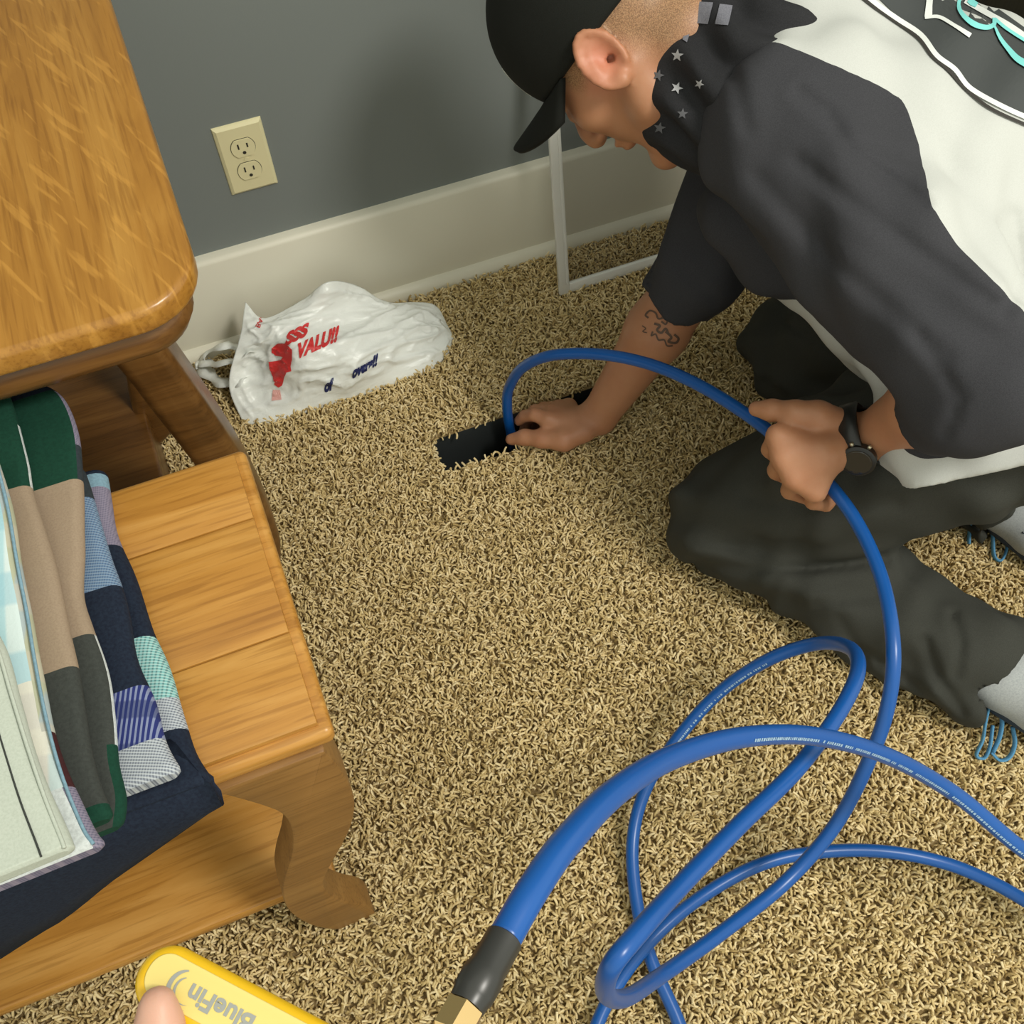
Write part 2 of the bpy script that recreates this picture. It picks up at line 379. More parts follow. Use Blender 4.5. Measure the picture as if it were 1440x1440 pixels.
# ferrule and brass end on the near end
d_end = nrm(HP[-1]-HP[-4]); e0 = HP[-1]
T3 = [e0-d_end*.0015, e0-d_end*.0008, e0+d_end*.015, e0+d_end*.017, e0+d_end*.020, e0+d_end*.027, e0+d_end*.028, e0+d_end*.033]
fer = tube('ferrule', T3, [HR*1.0, HR*1.10, HR*1.12, HR*1.2, HR*1.22, HR*1.20, HR*1.12, HR*1.05], M['black_rubber'], hose, 24)
fer.data.set_sharp_from_angle(angle=math.radians(35))
tube('hex_nut', [e0+d_end*.0325, e0+d_end*.0335, e0+d_end*.046, e0+d_end*.047], [HR*1.0, HR*1.16, HR*1.16, HR*1.0], M['brass'], hose, 6).data.shade_flat()
tube('threaded_nipple', [e0+d_end*.047, e0+d_end*.060], HR*.8, M['brass'], hose, 16)
# small printed lettering along the hose
def hose_print(i0, i1):
    T, Nn, B = frames(HP); s = np.r_[0, np.cumsum(np.linalg.norm(np.diff(HP, axis=0), axis=1))]
    V = []; Fc = []; t = s[i0]
    while t < s[i1]:
        wdt = random.uniform(.0012, .0030)
        if random.random() > .12:
            pts_ = []
            for tt in (t, t+wdt):
                c = np.array([np.interp(tt, s, HP[:, k]) for k in range(3)]); j = int(np.searchsorted(s, tt))
                j = min(j, len(T)-1); tc = nrm(CAM-c); tc = nrm(tc-T[j]*(tc@T[j])); sd = np.cross(T[j], tc)
                for a in (.30, .60): pts_.append(c+(HR+.00025)*(math.cos(a)*tc+math.sin(a)*sd*(1 if sd@_u < 0 else -1)))
            b = len(V); V += pts_; Fc.append((b, b+1, b+3, b+2))
        t += wdt+random.uniform(.0006, .0016)
    o = mesh_from('printed_lettering', V, Fc, M['hose_print'], None); keep(o, hose); tag(o, 'faint pale printed lettering', kind='stuff')
nspan = 10
def idx(px_, py_): return int(np.argmin([abs(q[0]-px_)+abs(q[1]-py_) for q in hp])*nspan)
hose_print(idx(1080, 928), idx(950, 1042)); hose_print(idx(1440, 1196), idx(1250, 1064)); hose_print(idx(1250, 1064), idx(1050, 1036))

# ------------------------------------------------------------------ plastic bag
m = mat('white_plastic_film', (.80, .82, .78), .30, .5); M['bag'] = m
BS(m).inputs['Subsurface Weight'].default_value = .12; BS(m).inputs['Subsurface Radius'].default_value = (.01, .01, .01)
v = coords(m); bump(m, noise_tex(m, coords(m, (1, 3, 3)), 30, 4, .6, 1.0), .35, .004)
M['red_print'] = mat('red_print', (.62, .03, .03), .45); M['navy_print'] = mat('navy_print', (.012, .02, .10), .45); M['pink_print'] = mat('pink_print', (.75, .40, .36), .45)
front = [(343, 597, .004), (380, 594, .006), (440, 577, .006), (500, 558, .006), (560, 538, .006), (605, 520, .006), (630, 497, .006), (638, 478, .006)]
mid_ = [(322, 540, .050), (360, 520, .06), (420, 510, .100), (480, 498, .090), (530, 488, .075), (575, 478, .055), (610, 474, .035), (637, 474, .012)]
mid2 = [(338, 470, .110), (372, 470, .115), (420, 458, .120), (470, 446, .105), (520, 440, .090), (565, 440, .065), (600, 450, .045), (635, 469, .014)]
back = [(345, 425, .130), (372, 447, .118), (428, 420, .128), (462, 396, .155), (505, 402, .110), (545, 424, .060), (608, 428, .035), (632, 462, .012)]
rows = [spline([atz(*q) for q in rw], 18) for rw in (front, mid_, mid2, back)]
nB = len(rows[0]); grid = np.stack([spline([rows[k][i] for k in range(4)], 22) for i in range(nB)])      # (nB, 37, 3)
grid[:, :, 1] = np.minimum(grid[:, :, 1], -.040)
nT = grid.shape[1]; low = grid.copy(); low[:, :, 2] = np.minimum(.004, low[:, :, 2]); low[:, :, 2] = .003
gu = np.gradient(grid, axis=0); gv = np.gradient(grid, axis=1); nn = np.cross(gu, gv); nn /= (np.linalg.norm(nn, axis=2)[:, :, None]+1e-9)
if nn[nB//2, nT//3, 2] < 0: nn = -nn
for i in range(nB):
    for j in range(nT):
        p = Vector(grid[i, j]); edge = min(1, i/11, (nB-1-i)/11, j/9, (nT-1-j)/8)
        w1 = noise.noise(p*7)*.05; q2 = Vector((p.x*7+w1*20, p.y*34+p.z*10, p.z*30)); q3 = Vector((p.x*40+p.y*30, p.y*22, p.z*30+4))
        rd = lambda q: 1-2*abs(noise.noise(q)); k = noise.noise(p*9)*.012 + (rd(q2)**3)*.0075 + (max(0, rd(q3))**4)*.0055*max(0, 1-i/45) + (max(0, rd(q2*2.3))**4)*.003 - .003
        grid[i, j] += nn[i, j]*k*max(.15, edge)
V = [tuple(q) for q in grid.reshape(-1, 3)] + [tuple(q) for q in low.reshape(-1, 3)]; n0 = nB*nT; Fc = []
for i in range(nB-1):
    for j in range(nT-1):
        a = i*nT+j; Fc.append((a, a+1, a+nT+1, a+nT)); Fc.append((n0+a, n0+a+nT, n0+a+nT+1, n0+a+1))
for i in range(nB-1):
    for j in (0, nT-1):
        a = i*nT+j; Fc.append((a, a+nT, n0+a+nT, n0+a))
for j in range(nT-1):
    for i in (0, nB-1):
        a = i*nT+j; Fc.append((a, a+1, n0+a+1, n0+a))
bag = mesh_from('plastic_bag', V, Fc, M['bag'], None, True)
bm = bmesh.new(); bm.from_mesh(bag.data); bmesh.ops.recalc_face_normals(bm, faces=bm.faces[:]); bm.to_mesh(bag.data); bm.free()
tag(bag, 'crumpled white plastic shopping bag with red and blue print by the baseboard', 'plastic bag')
def ribbon(name, path, width, up, mt, parent):
    path = np.asarray(path); T = np.gradient(path, axis=0); V = []; Fc = []
    for i, p in enumerate(path):
        s_ = nrm(np.cross(T[i], up)); ww = width*(1+.3*math.sin(i*.9)); c = nrm(np.cross(s_, T[i]))
        V += [p-s_*ww/2, p+c*ww*.18, p+s_*ww/2]
    for i in range(len(path)-1):
        for k in range(2): a = i*3+k; Fc.append((a, a+1, a+4, a+3))
    o = mesh_from(name, V, Fc, mt, None, True); sm = o.modifiers.new('thickness', 'SOLIDIFY'); sm.thickness = .0006; keep(o, parent); return o
ribbon('handle', spline([atz(345, 535, .05), atz(325, 540, .035), atz(302, 533, .02), atz(285, 515, .015), atz(292, 497, .03), atz(315, 486, .06), atz(340, 490, .06), atz(352, 498, .09)], 6), .022, np.array([0, .3, 1.]), M['bag'], bag)
ribbon('handle', spline([atz(350, 505, .06), atz(325, 508, .06), atz(300, 512, .035), atz(283, 510, .02), atz(276, 514, .014)], 6), .020, np.array([0, .3, 1.]), M['bag'], bag)

def bvh_of(*objs):
    V = []; Fc = []
    for o in objs:
        b = len(V); mw = o.matrix_world if o.parent is None else Matrix.Identity(4)
        V += [Vector(v.co) for v in o.data.vertices]; Fc += [[b+i for i in p.vertices] for p in o.data.polygons]
    return BVHTree.FromPolygons(V, Fc)
def hit(bvh, x, y, off):
    d = Vector(ray(x, y)).normalized(); loc, n, i, dist = bvh.ray_cast(Vector(CAM), d)
    if loc is None: return None
    if n.dot(d) > 0: n = -n
    return np.array(loc + n*off*.5 - d*off)
def fill2d(name, poly, mt, bvh, off, parent, cut=6.0):
    """flat printed shape (outline in picture points) laid on a surface"""
    bm = bmesh.new(); vs_ = [bm.verts.new((p[0], p[1], 0)) for p in poly]; bm.faces.new(vs_)
    bmesh.ops.triangulate(bm, faces=bm.faces[:])
    return lay(name, bm, mt, bvh, off, parent, cut)
def lay(name, bm, mt, bvh, off, parent, cut=6.0):
    for _ in range(6):
        es = [e_ for e_ in bm.edges if e_.calc_length() > cut]
        if not es: break
        bmesh.ops.subdivide_edges(bm, edges=es, cuts=1); bmesh.ops.triangulate(bm, faces=bm.faces[:])
    kill = []
    for v_ in bm.verts:
        h = hit(bvh, v_.co.x, v_.co.y, off)
        if h is None: kill.append(v_)
        else: v_.co = Vector(h)
    bmesh.ops.delete(bm, geom=kill, context='VERTS')
    me = bpy.data.meshes.new(name); bm.to_mesh(me); bm.free(); o = link(name, me, mt, None); keep(o, parent); return o
def text_bm(txt, fn, bold=.02, shear=0):
    cu = bpy.data.curves.new('t', 'FONT'); cu.body = txt; cu.offset = bold; cu.shear = shear; cu.resolution_u = 4
    to = bpy.data.objects.new('t', cu); COL.objects.link(to); dg = bpy.context.evaluated_depsgraph_get(); dg.update()
    me = bpy.data.meshes.new_from_object(to.evaluated_get(dg)); bm = bmesh.new(); bm.from_mesh(me)
    bpy.data.objects.remove(to); bpy.data.curves.remove(cu); bpy.data.meshes.remove(me)
    for v_ in bm.verts: v_.co = Vector((*fn(v_.co.x, v_.co.y), 0))
    return bm
BB = bvh_of(bag)
def affine(o_, ex, ey, arc=0.0):
    def f(x, y): return (o_[0]+ex[0]*x+ey[0]*y, o_[1]+ex[1]*x+ey[1]*y - arc*x*x)
    return f
lay('printed_text', text_bm('VALU!!', affine((417, 504), (19, -8.5), (5, -29)), .06), M['red_print'], BB, .0012, bag, 4)
lay('printed_text', text_bm('SSS', affine((401, 486), (22, -11), (5, -25)), .06), M['red_print'], BB, .0012, bag, 4)
lay('printed_text', text_bm('BAR', affine((359, 460), (4.5, -10), (9, 2)), .02), M['red_print'], BB, .0012, bag, 4)
lay('printed_text', text_bm('overs!!', affine((495, 532), (12.5, -7), (3, -22)), .06), M['navy_print'], BB, .0012, bag, 4)
lay('printed_text', text_bm('of', affine((456, 551), (13, -4.5), (2, -22)), .06), M['navy_print'], BB, .0012, bag, 4)
fill2d('printed_mark', [(382, 490), (390, 483), (402, 483), (411, 492), (411, 505), (409, 515), (410, 522), (403, 524), (400, 530), (397, 542), (392, 545), (386, 541), (384, 530), (379, 518), (378, 509), (387, 508), (390, 514), (395, 506), (398, 502), (388, 500), (382, 496)], M['red_print'], BB, .0012, bag, 4)
fill2d('printed_mark', [(384, 548), (394, 548), (396, 562), (382, 564)], M['pink_print'], BB, .0012, bag, 4)

# ------------------------------------------------------------------ folded quilts on the bench
fab = {
 'navy': cloth('navy_fabric', (.014, .022, .040), (.009, .013, .026)), 'slate': cloth('slate_fabric', (.032, .042, .050)), 'green': cloth('bottle_green_fabric', (.008, .050, .030)),
 'tan': cloth('taupe_fabric', (.33, .25, .175), (.29, .215, .15), 700, .9, .12), 'char': cloth('charcoal_fabric', (.050, .055, .050)), 'pale': cloth('pale_grey_linen', (.50, .54, .47), (.45, .49, .42), 600, .9, .2),
 'white': cloth('white_binding', (.62, .66, .66)), 'lblue': plaid('light_blue_plaid', (.42, .62, .66), (.75, .78, .74), (.30, .52, .60), 9, 5, .1), 'denim': plaid('blue_check', (.12, .20, .32), (.05, .08, .16), (.28, .36, .46), 180, 130, .3),
 'royal': plaid('royal_blue_stripe', (.025, .035, .16), (.35, .40, .55), (.02, .03, .12), 90, 10, .3), 'teal': plaid('teal_plaid', (.20, .44, .44), (.04, .09, .10), (.5, .7, .66), 110, 130, .3), 'grey': plaid('grey_plaid', (.30, .33, .38), (.06, .07, .10), (.62, .66, .68), 170, 150, .4),
 'lilac': plaid('lilac_tweed', (.20, .18, .25), (.10, .10, .16), (.30, .26, .33), 200, 170, .2), 'sky': cloth('pale_blue_fabric', (.22, .36, .45)), 'pastel': plaid('pastel_plaid', (.62, .60, .54), (.45, .62, .66), (.72, .70, .60), 8, 7, .1),
 'olive': plaid('olive_pastel_stripe', (.44, .45, .32), (.35, .45, .55), (.55, .50, .40), 14, 6, .2), 'maroon': cloth('maroon_fabric', (.06, .018, .02)), 'orange': cloth('orange_fabric', (.75, .22, .03)),
}
FN = list(fab)
def quilt(name, edge, th, zc, label, patch, xl=-.70, drop=None, nang=8, wob=.0025, ncol=10, seed=0, seams=()):
    """edge: right fold line in picture points (back to front); zc: height of the pile's layer at that line, may vary along it"""
    e_ = spline([np.array(q[:2]) for q in edge], 8); n = len(e_)
    zz = np.interp(np.linspace(0, 1, n), np.linspace(0, 1, len(zc)), zc) if isinstance(zc, (list, tuple)) else np.full(n, zc)
    E3 = np.array([atz(e_[i][0], e_[i][1], zz[i]) for i in range(n)]); V = []; mi = []; Fc = []
    ring = []
    for k in range(nang+1): ring.append(('arc', math.pi/2-math.pi*k/nang))
    per = 2*ncol+nang+1
    for i in range(n):
        s = i/(n-1); p = E3[i]; x0 = p[0]-th/2; tl = th/2*.86
        endf = min(1, (i+.35)/2.2, (n-1-i+.35)/2.2); tl *= math.sqrt(max(.12, 1-(1-endf)**2))
        row = []
        for c in range(ncol): t = c/ncol; row.append((xl+(x0-xl)*(1-(1-t)**1.6), 1))
        for kind, a in ring: row.append((x0+tl*math.cos(a), math.sin(a)))
        for c in range(ncol-1, -1, -1): t = c/ncol; row.append((xl+(x0-xl)*(1-(1-t)**1.6), -1))
        for j, (x, sg) in enumerate(row):
            q = Vector((x*9, p[1]*9, 1)); wv = (noise.noise(q)*2 + noise.noise(q*3)*.5)*wob*.6*max(0, min(1, (zz[i]+sg*tl-z1)/.06))
            dx = noise.noise(Vector((seed*3.1, p[1]*14, 0)))*wob*1.5
            V.append((x+dx, p[1]+noise.noise(Vector((x*8, seed, 3)))*wob*(1 if 0 < i < n-1 else .4), zz[i]+sg*tl+wv))
    for i in range(n-1):
        for j in range(per-1):
            Fc.append((i*per+j, i*per+j+1, (i+1)*per+j+1, (i+1)*per+j)); mi.append(FN.index(patch((i+.5)/(n-1), j/(per-1))))
        Fc.append((i*per+per-1, i*per, (i+1)*per, (i+1)*per+per-1)); mi.append(0)
    Fc.append(tuple(range(per))); mi.append(FN.index(patch(0, .4))); Fc.append(tuple((n-1)*per+j for j in range(per))[::-1]); mi.append(FN.index(patch(1, .4)))
    o = mesh_from(name, V, Fc, [fab[k] for k in FN], None, True, mi)
    o.data.set_sharp_from_angle(angle=math.radians(70))
    for dx_, rad_, mt_ in seams:                          # stitched seam or piping running along the fold
        o2 = tube('seam', [(E3[i][0]-dx_, E3[i][1], V[i*per+ncol][2] if dx_ > th/2 else zz[i]+th*.42) for i in range(1, n-1)], rad_, fab[mt_], None, 6); o2.parent = o
    return tag(o, label, 'quilt', 'folded quilts on the bench')
def bands(*b):
    def f(s, j):
        for lim, nm in b:
            if s <= lim: return nm if isinstance(nm, str) else nm(j)
        return b[-1][1] if isinstance(b[-1][1], str) else b[-1][1](j)
    return f
z1 = BZ+.0005
q1 = quilt('quilt', [(150, 664), (157, 690), (172, 745), (195, 815), (222, 890), (245, 945), (264, 1005), (280, 1060), (306, 1100)], .026, [z1+.0135]*9,
      'navy patchwork quilt at the bottom of the pile hanging over the bench front', bands((.05, 'navy'), (.13, 'sky'), (.30, 'lilac'), (.52, 'navy'), (.70, 'teal'), (.80, 'grey'), (1.1, 'navy')), seed=1)
quilt('quilt', [(122, 655), (133, 690), (148, 740), (164, 800), (185, 870), (200, 930), (222, 985), (240, 1045), (262, 1085)], .022, [z1+.038]*9,
      'dark blue denim patchwork quilt second from the bottom of the pile', bands((.16, 'slate'), (.42, 'denim'), (.70, 'navy'), (.86, 'royal'), (1.1, 'grey')), seed=2)
quilt('quilt', [(70, 545), (92, 562), (108, 600), (116, 640), (120, 700), (119, 760), (121, 830), (135, 880), (150, 940), (163, 1010), (172, 1070), (184, 1120), (180, 1160)], .018, [z1+.0585]*13,
      'bottle green and taupe quilt in the middle of the pile with white binding', bands((.05, 'navy'), (.23, lambda j: 'green' if j < .40 else 'lilac'), (.30, lambda j: 'green' if j < .42 else 'slate'), (.60, 'tan'), (.80, lambda j: 'char' if j < .44 else 'white'), (1.1, lambda j: 'green' if j > .36 else 'char')), seed=3)
quilt('quilt', [(18, 548), (32, 590), (44, 650), (50, 690), (66, 740), (82, 790), (96, 850), (112, 920), (124, 990), (140, 1060), (152, 1110), (165, 1150)], .017, [z1+.0770]*12,
      'taupe and green folded quilt with charcoal end above the green one', bands((.10, 'green'), (.26, lambda j: 'green' if j < .43 else 'white'), (.66, 'tan'), (.95, 'char'), (1.1, 'green')), seed=4)
quilt('quilt', [(2, 640), (14, 680), (26, 730), (38, 800), (52, 870), (62, 930), (78, 1010), (100, 1090), (130, 1165), (148, 1192)], .020, [z1+.097]*10,
      'light blue and pastel plaid quilt under the pale linen one', bands((.60, lambda j: 'lblue' if j < .36 else 'olive'), (.70, lambda j: 'pastel' if j < .38 else 'olive'), (.8, lambda j: 'pastel' if j < .40 else 'maroon'), (1.1, lambda j: 'lilac' if j > .38 else 'white')), seed=5, seams=((.0030, .0012, 'sky'),))
quilt('quilt', [(-60, 780), (-20, 860), (8, 910), (30, 980), (52, 1050), (76, 1120), (100, 1180), (106, 1196)], .018, [z1+.117]*8,
      'pale grey linen quilt on top of the folded pile', bands((1.1, 'pale'),), seed=6, seams=((.016, .0006, 'char'), (.003, .0012, 'pale')))

# front edge of the bottom quilt hanging over the bench
V = []; Fc = []; nx_ = 40; xs_ = np.linspace(-.70, -.128, nx_); pf = 12
for x in xs_:
    zl = np.interp(x, [-.70, -.348, -.291, -.231, -.169, -.128, -.112], [.37, .432, .464, .508, .550, .576, .585])
    base = [(-.905, z1+.016), (-.945, z1+.0262), (-.975, z1+.022), (-.982, z1+.014)]
    prof_ = base+[(-.986-.004*math.sin(t*3.1), z1+.008+(min(zl, z1+.004)-z1-.008)*t) for t in np.linspace(0, 1, 5)]
    zb_ = prof_[-1][1]
    back_ = [(-.976, zb_), (-.975, z1+.006), (-.970, z1+.004)]
    for jr, (y, z) in enumerate(prof_+back_): V.append((x-({0: .045, 1: .016, 2: .004}.get(jr, 0) if x > -.3 else 0)+noise.noise(Vector((x*20, z*20, 5)))*.002, y-.004*max(0, noise.noise(Vector((x*12, z*6, 1))))*(1 if z < z1 else 0), z))
for i in range(nx_-1):
    for j in range(pf-1): a = i*pf+j; Fc.append((a, a+1, a+pf+1, a+pf))
    Fc.append((i*pf+pf-1, i*pf, (i+1)*pf, (i+1)*pf+pf-1))
Fc.append(tuple(range(pf))); Fc.append(tuple((nx_-1)*pf+j for j in range(pf))[::-1])
mesh_from('hanging_edge', V, Fc, fab['navy'], q1, True)

# ------------------------------------------------------------------ organic shapes: blended distance fields turned into one surface
class Field:
    def __init__(s, lo, hi, h):
        s.lo = np.array(lo, np.float32); s.h = h; s.n = np.ceil((np.array(hi)-np.array(lo))/h).astype(int)+1
        s.D = np.full(s.n, .2, np.float32)
    def sub(s, lo, hi):
        a = np.clip(np.floor((np.array(lo)-s.lo)/s.h).astype(int), 0, s.n); b = np.clip(np.ceil((np.array(hi)-s.lo)/s.h).astype(int)+1, 0, s.n)
        sl = tuple(slice(int(a[i]), int(max(a[i], b[i]))) for i in range(3))
        ax = [s.lo[i]+s.h*np.arange(sl[i].start, sl[i].stop, dtype=np.float32) for i in range(3)]
        X = np.stack(np.meshgrid(*ax, indexing='ij'), -1); return sl, X
    def put(s, sl, d, k, op='u'):
        A = s.D[sl]
        if op == 'u':
            h = np.clip(.5+.5*(A-d)/k, 0, 1); s.D[sl] = A*(1-h)+d*h-k*h*(1-h)
        elif op == 's':
            d = -d; h = np.clip(.5-.5*(A-d)/k, 0, 1); s.D[sl] = A*(1-h)+d*h+k*h*(1-h)
        elif op == 'i':
            h = np.clip(.5-.5*(A-d)/k, 0, 1); s.D[sl] = A*(1-h)+d*h+k*h*(1-h)
    def cone(s, a, b, ra, rb, k=.01, op='u'):
        a = np.asarray(a, np.float32); b = np.asarray(b, np.float32); R = max(ra, rb)+k*1.2+.03
        sl, X = s.sub(np.minimum(a, b)-R, np.maximum(a, b)+R)
        if X.size == 0: return
        ab = b-a; t = np.clip(((X-a)@ab)/max(ab@ab, 1e-9), 0, 1)
        d = np.linalg.norm(X-a-t[..., None]*ab, axis=-1)-(ra+(rb-ra)*t); s.put(sl, d.astype(np.float32), k, op)
    def chain(s, pts, rads, k=.01, op='u'):
        for i in range(len(pts)-1): s.cone(pts[i], pts[i+1], rads[i], rads[i+1], k, op)
    def ell(s, c, axes, rad, k=.01, op='u'):
        c = np.asarray(c, np.float32); A = np.asarray(axes, np.float32); rad = np.asarray(rad, np.float32); R = rad.max()+k*1.2+.03
        sl, X = s.sub(c-R, c+R)
        if X.size == 0: return
        q = (X-c)@A.T; k0 = np.linalg.norm(q/rad, axis=-1); k1 = np.linalg.norm(q/(rad*rad), axis=-1)+1e-6
        s.put(sl, (k0*(k0-1)/k1).astype(np.float32), k, op)
    def econe(s, a, b, lat, ra, rb, k=.02, op='u'):
        """elliptic cone: ra, rb = (lateral, depth) radii"""
        a = np.asarray(a, np.float32); b = np.asarray(b, np.float32); ab = b-a; ln = np.linalg.norm(ab); ax = ab/ln
        la = np.asarray(lat, np.float32); la = la-ax*(la@ax); la /= np.linalg.norm(la); dp = np.cross(ax, la)
        R = max(max(ra), max(rb))+k*1.2+.03; sl, X = s.sub(np.minimum(a, b)-R, np.maximum(a, b)+R)
        if X.size == 0: return
        t = ((X-a)@ax)/ln; tc = np.clip(t, 0, 1); rl = ra[0]+(rb[0]-ra[0])*tc; rd = ra[1]+(rb[1]-ra[1])*tc
        q = X-a-tc[..., None]*ab; l = q@la; d_ = q@dp; e = (t-tc)*ln
        mn = np.minimum(rl, rd); kk = np.sqrt((l/rl)**2+(d_/rd)**2+(e/mn)**2)
        s.put(sl, ((kk-1)*mn*np.where(kk > 1, 1.0, 1.0)).astype(np.float32), k, op)
    def plane(s, p, n, k=.004, lo=None, hi=None):
        """keep the side against the normal"""
        lo = s.lo if lo is None else lo; hi = s.lo+s.h*s.n if hi is None else hi
        sl, X = s.sub(lo, hi); d = (X-np.asarray(p, np.float32))@nrm(n).astype(np.float32); s.put(sl, d.astype(np.float32), k, 'i')
    def disp(s, fn, band=.03):
        m_ = np.abs(s.D) < band; ii = np.argwhere(m_); X = s.lo+ii*s.h
        s.D[m_] += fn(X).astype(np.float32)
    def mesh(s, smooth=1):
        D = s.D; ins = D < 0; nx, ny, nz = D.shape
        cnt = np.zeros((nx-1, ny-1, nz-1), np.int8)
        for dx in (0, 1):
            for dy in (0, 1):
                for dz_ in (0, 1): cnt += ins[dx:nx-1+dx, dy:ny-1+dy, dz_:nz-1+dz_]
        act = (cnt > 0) & (cnt < 8); C = np.argwhere(act); n = len(C); ID = np.full(act.shape, -1, np.int32); ID[act] = np.arange(n)
        corner = np.array([[a, b, c] for a in (0, 1) for b in (0, 1) for c in (0, 1)])
        vals = np.stack([D[C[:, 0]+q[0], C[:, 1]+q[1], C[:, 2]+q[2]] for q in corner], 1)
        acc = np.zeros((n, 3)); num = np.zeros(n)
        for i in range(8):
            for j in range(i+1, 8):
                if np.abs(corner[i]-corner[j]).sum() != 1: continue
                a = vals[:, i]; b = vals[:, j]; x = (a < 0) != (b < 0); t = np.where(x, a/np.where(a == b, 1, a-b), 0)
                acc += np.where(x[:, None], corner[i]+t[:, None]*(corner[j]-corner[i]), 0); num += x
        V = s.lo + (C+acc/num[:, None])*s.h; Q = []
        for ax in range(3):
            u, v = [(1, 2), (2, 0), (0, 1)][ax]
            sa = [slice(None)]*3; sb = [slice(None)]*3; sa[ax] = slice(0, -1); sb[ax] = slice(1, None)
            ch = ins[tuple(sa)] != ins[tuple(sb)]; E_ = np.argwhere(ch)
            ok = (E_[:, u] > 0) & (E_[:, v] > 0) & (E_[:, u] < D.shape[u]-1) & (E_[:, v] < D.shape[v]-1); E_ = E_[ok]
            du = np.zeros(3, int); dv = np.zeros(3, int); du[u] = 1; dv[v] = 1
            g = lambda e: ID[e[:, 0], e[:, 1], e[:, 2]]
            q = np.stack([g(E_-du-dv), g(E_-dv), g(E_), g(E_-du)], 1); fl = ins[E_[:, 0], E_[:, 1], E_[:, 2]]
            q[~fl] = q[~fl][:, ::-1]; Q.append(q)
        Q = np.concatenate(Q); Q = Q[(Q >= 0).all(1)]
        for _ in range(smooth):
            S = np.zeros_like(V); W = np.zeros(len(V))
            for a in range(4):
                i0 = Q[:, a]; i1 = Q[:, (a+1) % 4]
                for ii, jj in ((i0, i1), (i1, i0)):
                    for c_ in range(3): S[:, c_] += np.bincount(ii, V[jj, c_], len(V))
                    W += np.bincount(ii, minlength=len(V))
            V = V*.5+.5*S/W[:, None]
        return V, Q
def quads(name, V, Q, mats, parent=None):
    me = bpy.data.meshes.new(name); me.vertices.add(len(V)); me.vertices.foreach_set('co', V.astype(np.float32).ravel())
    me.loops.add(Q.size); me.loops.foreach_set('vertex_index', Q.astype(np.int32).ravel())
    me.polygons.add(len(Q)); me.polygons.foreach_set('loop_start', np.arange(0, Q.size, 4, dtype=np.int32))
    me.update(calc_edges=True); me.validate()
    o = link(name, me, mats, None, True)
    if parent: keep(o, parent)
    return o
def organic(name, fld, mats, parent=None, smooth=1): V, Q = fld.mesh(smooth); return quads(name, V, Q, mats, parent)

# ------------------------------------------------------------------ the kneeling man: joints
ear = P(838, 92, 1.06)
hf = nrm(np.array([-.32, .116, -.943])+.02*_f); hu = nrm(np.array([-.62, .73, .30])); hu = nrm(hu-hf*(hu@hf)); hl = np.cross(hu, hf)
HC = ear - hl*.074
def H(f_, l_, u_): return HC+hf*f_+hl*l_+hu*u_
Lsh = P(1112, 195, 1.045); Lel = P(1388, 530, .985); Lwr = P(1222, 615, 1.165)
Rsh = P(1135, 40, 1.25); Rel = P(985, 375, 1.40); Rwr = P(842, 585, 1.575)
NBk = P(1010, 100, 1.15)                                 # base of the neck
PEL = np.array([.875, -.755, .39]); LAT = nrm([.76, .65, 0])
Lhip = PEL-LAT*.095; Rhip = PEL+LAT*.095
Lkn = np.array([.530, -.668, .078]); Rkn = np.array([.775, -.435, .080])
Lan = atz(1405, 948, .07); Ran = np.array([.915, -.795, .060])
chest = (Lsh+Rsh)/2*.62+PEL*.38; LATc = nrm(Rsh-Lsh)
man = tag(empty('person', (.62, -.66, 0)), 'kneeling man in black cap and black-sleeved white shirt feeding the hose', 'person')

def skin_mat(name, c1, c2, red):
    m = mat(name, c1, .48, .45); v = coords(m); n = noise_tex(m, v, 28, 4, .6); n2 = noise_tex(m, v, 420, 3, .6)
    c = mixc(m, ramp(m, n, [(.35, (0, 0, 0)), (.7, (.7, .7, .7))]), c1, c2)
    if name == 'skin':
        af = N(m, 'ShaderNodeAttribute', attribute_name='flush'); c = mixc(m, af.outputs['Fac'], c, (.56, .21, .13))
        ah = N(m, 'ShaderNodeAttribute', attribute_name='hair'); hn_ = noise_tex(m, v, 900, 2); mu = N(m, 'ShaderNodeMath', operation='MULTIPLY'); mu.inputs[1].default_value = .85
        L(m, ah.outputs['Fac'], mu.inputs[0]); c = mixc(m, mu.outputs[0], c, ramp(m, hn_, [(.38, (.155, .085, .040)), (.62, (.40, .235, .12))]))
    L(m, c, BS(m).inputs['Base Color'])
    BS(m).inputs['Subsurface Weight'].default_value = .15; BS(m).inputs['Subsurface Radius'].default_value = (.01, .004, .002); BS(m).inputs['Subsurface Scale'].default_value = .5
    bump(m, n2, .12, .001); return m
M['skin'] = skin_mat('skin', (.45, .215, .115), (.40, .170, .085), 0)
M['thumb_skin'] = skin_mat('thumb_skin', (.60, .34, .25), (.56, .29, .21), 0)

# ---- body: one continuous figure
B = Field((.28, -1.15, -.075), (1.08, -.22, .86), .0036)
# trunk, neck and limbs
B.econe(Rsh*.5+Lsh*.5, chest, LATc, (.15, .085), (.135, .09), .04); B.econe(chest, PEL, LAT, (.135, .09), (.14, .095), .05)
B.cone(Lsh, Lel, .056, .042, .03); B.cone(Rsh, Rel, .050, .041, .03)
B.chain([Lhip, Lkn], [.085, .060], .03); B.chain([Rhip, Rkn], [.085, .060], .03)
B.chain([Lkn, Lan], [.058, .038], .015); B.chain([Rkn, Ran], [.058, .038], .015)
B.cone(Lsh, Rsh, .055, .055, .04); B.cone(NBk, (Lsh+Rsh)/2, .06, .075, .03)
B.cone(H(-.035, 0, -.055), NBk, .056, .064, .03)
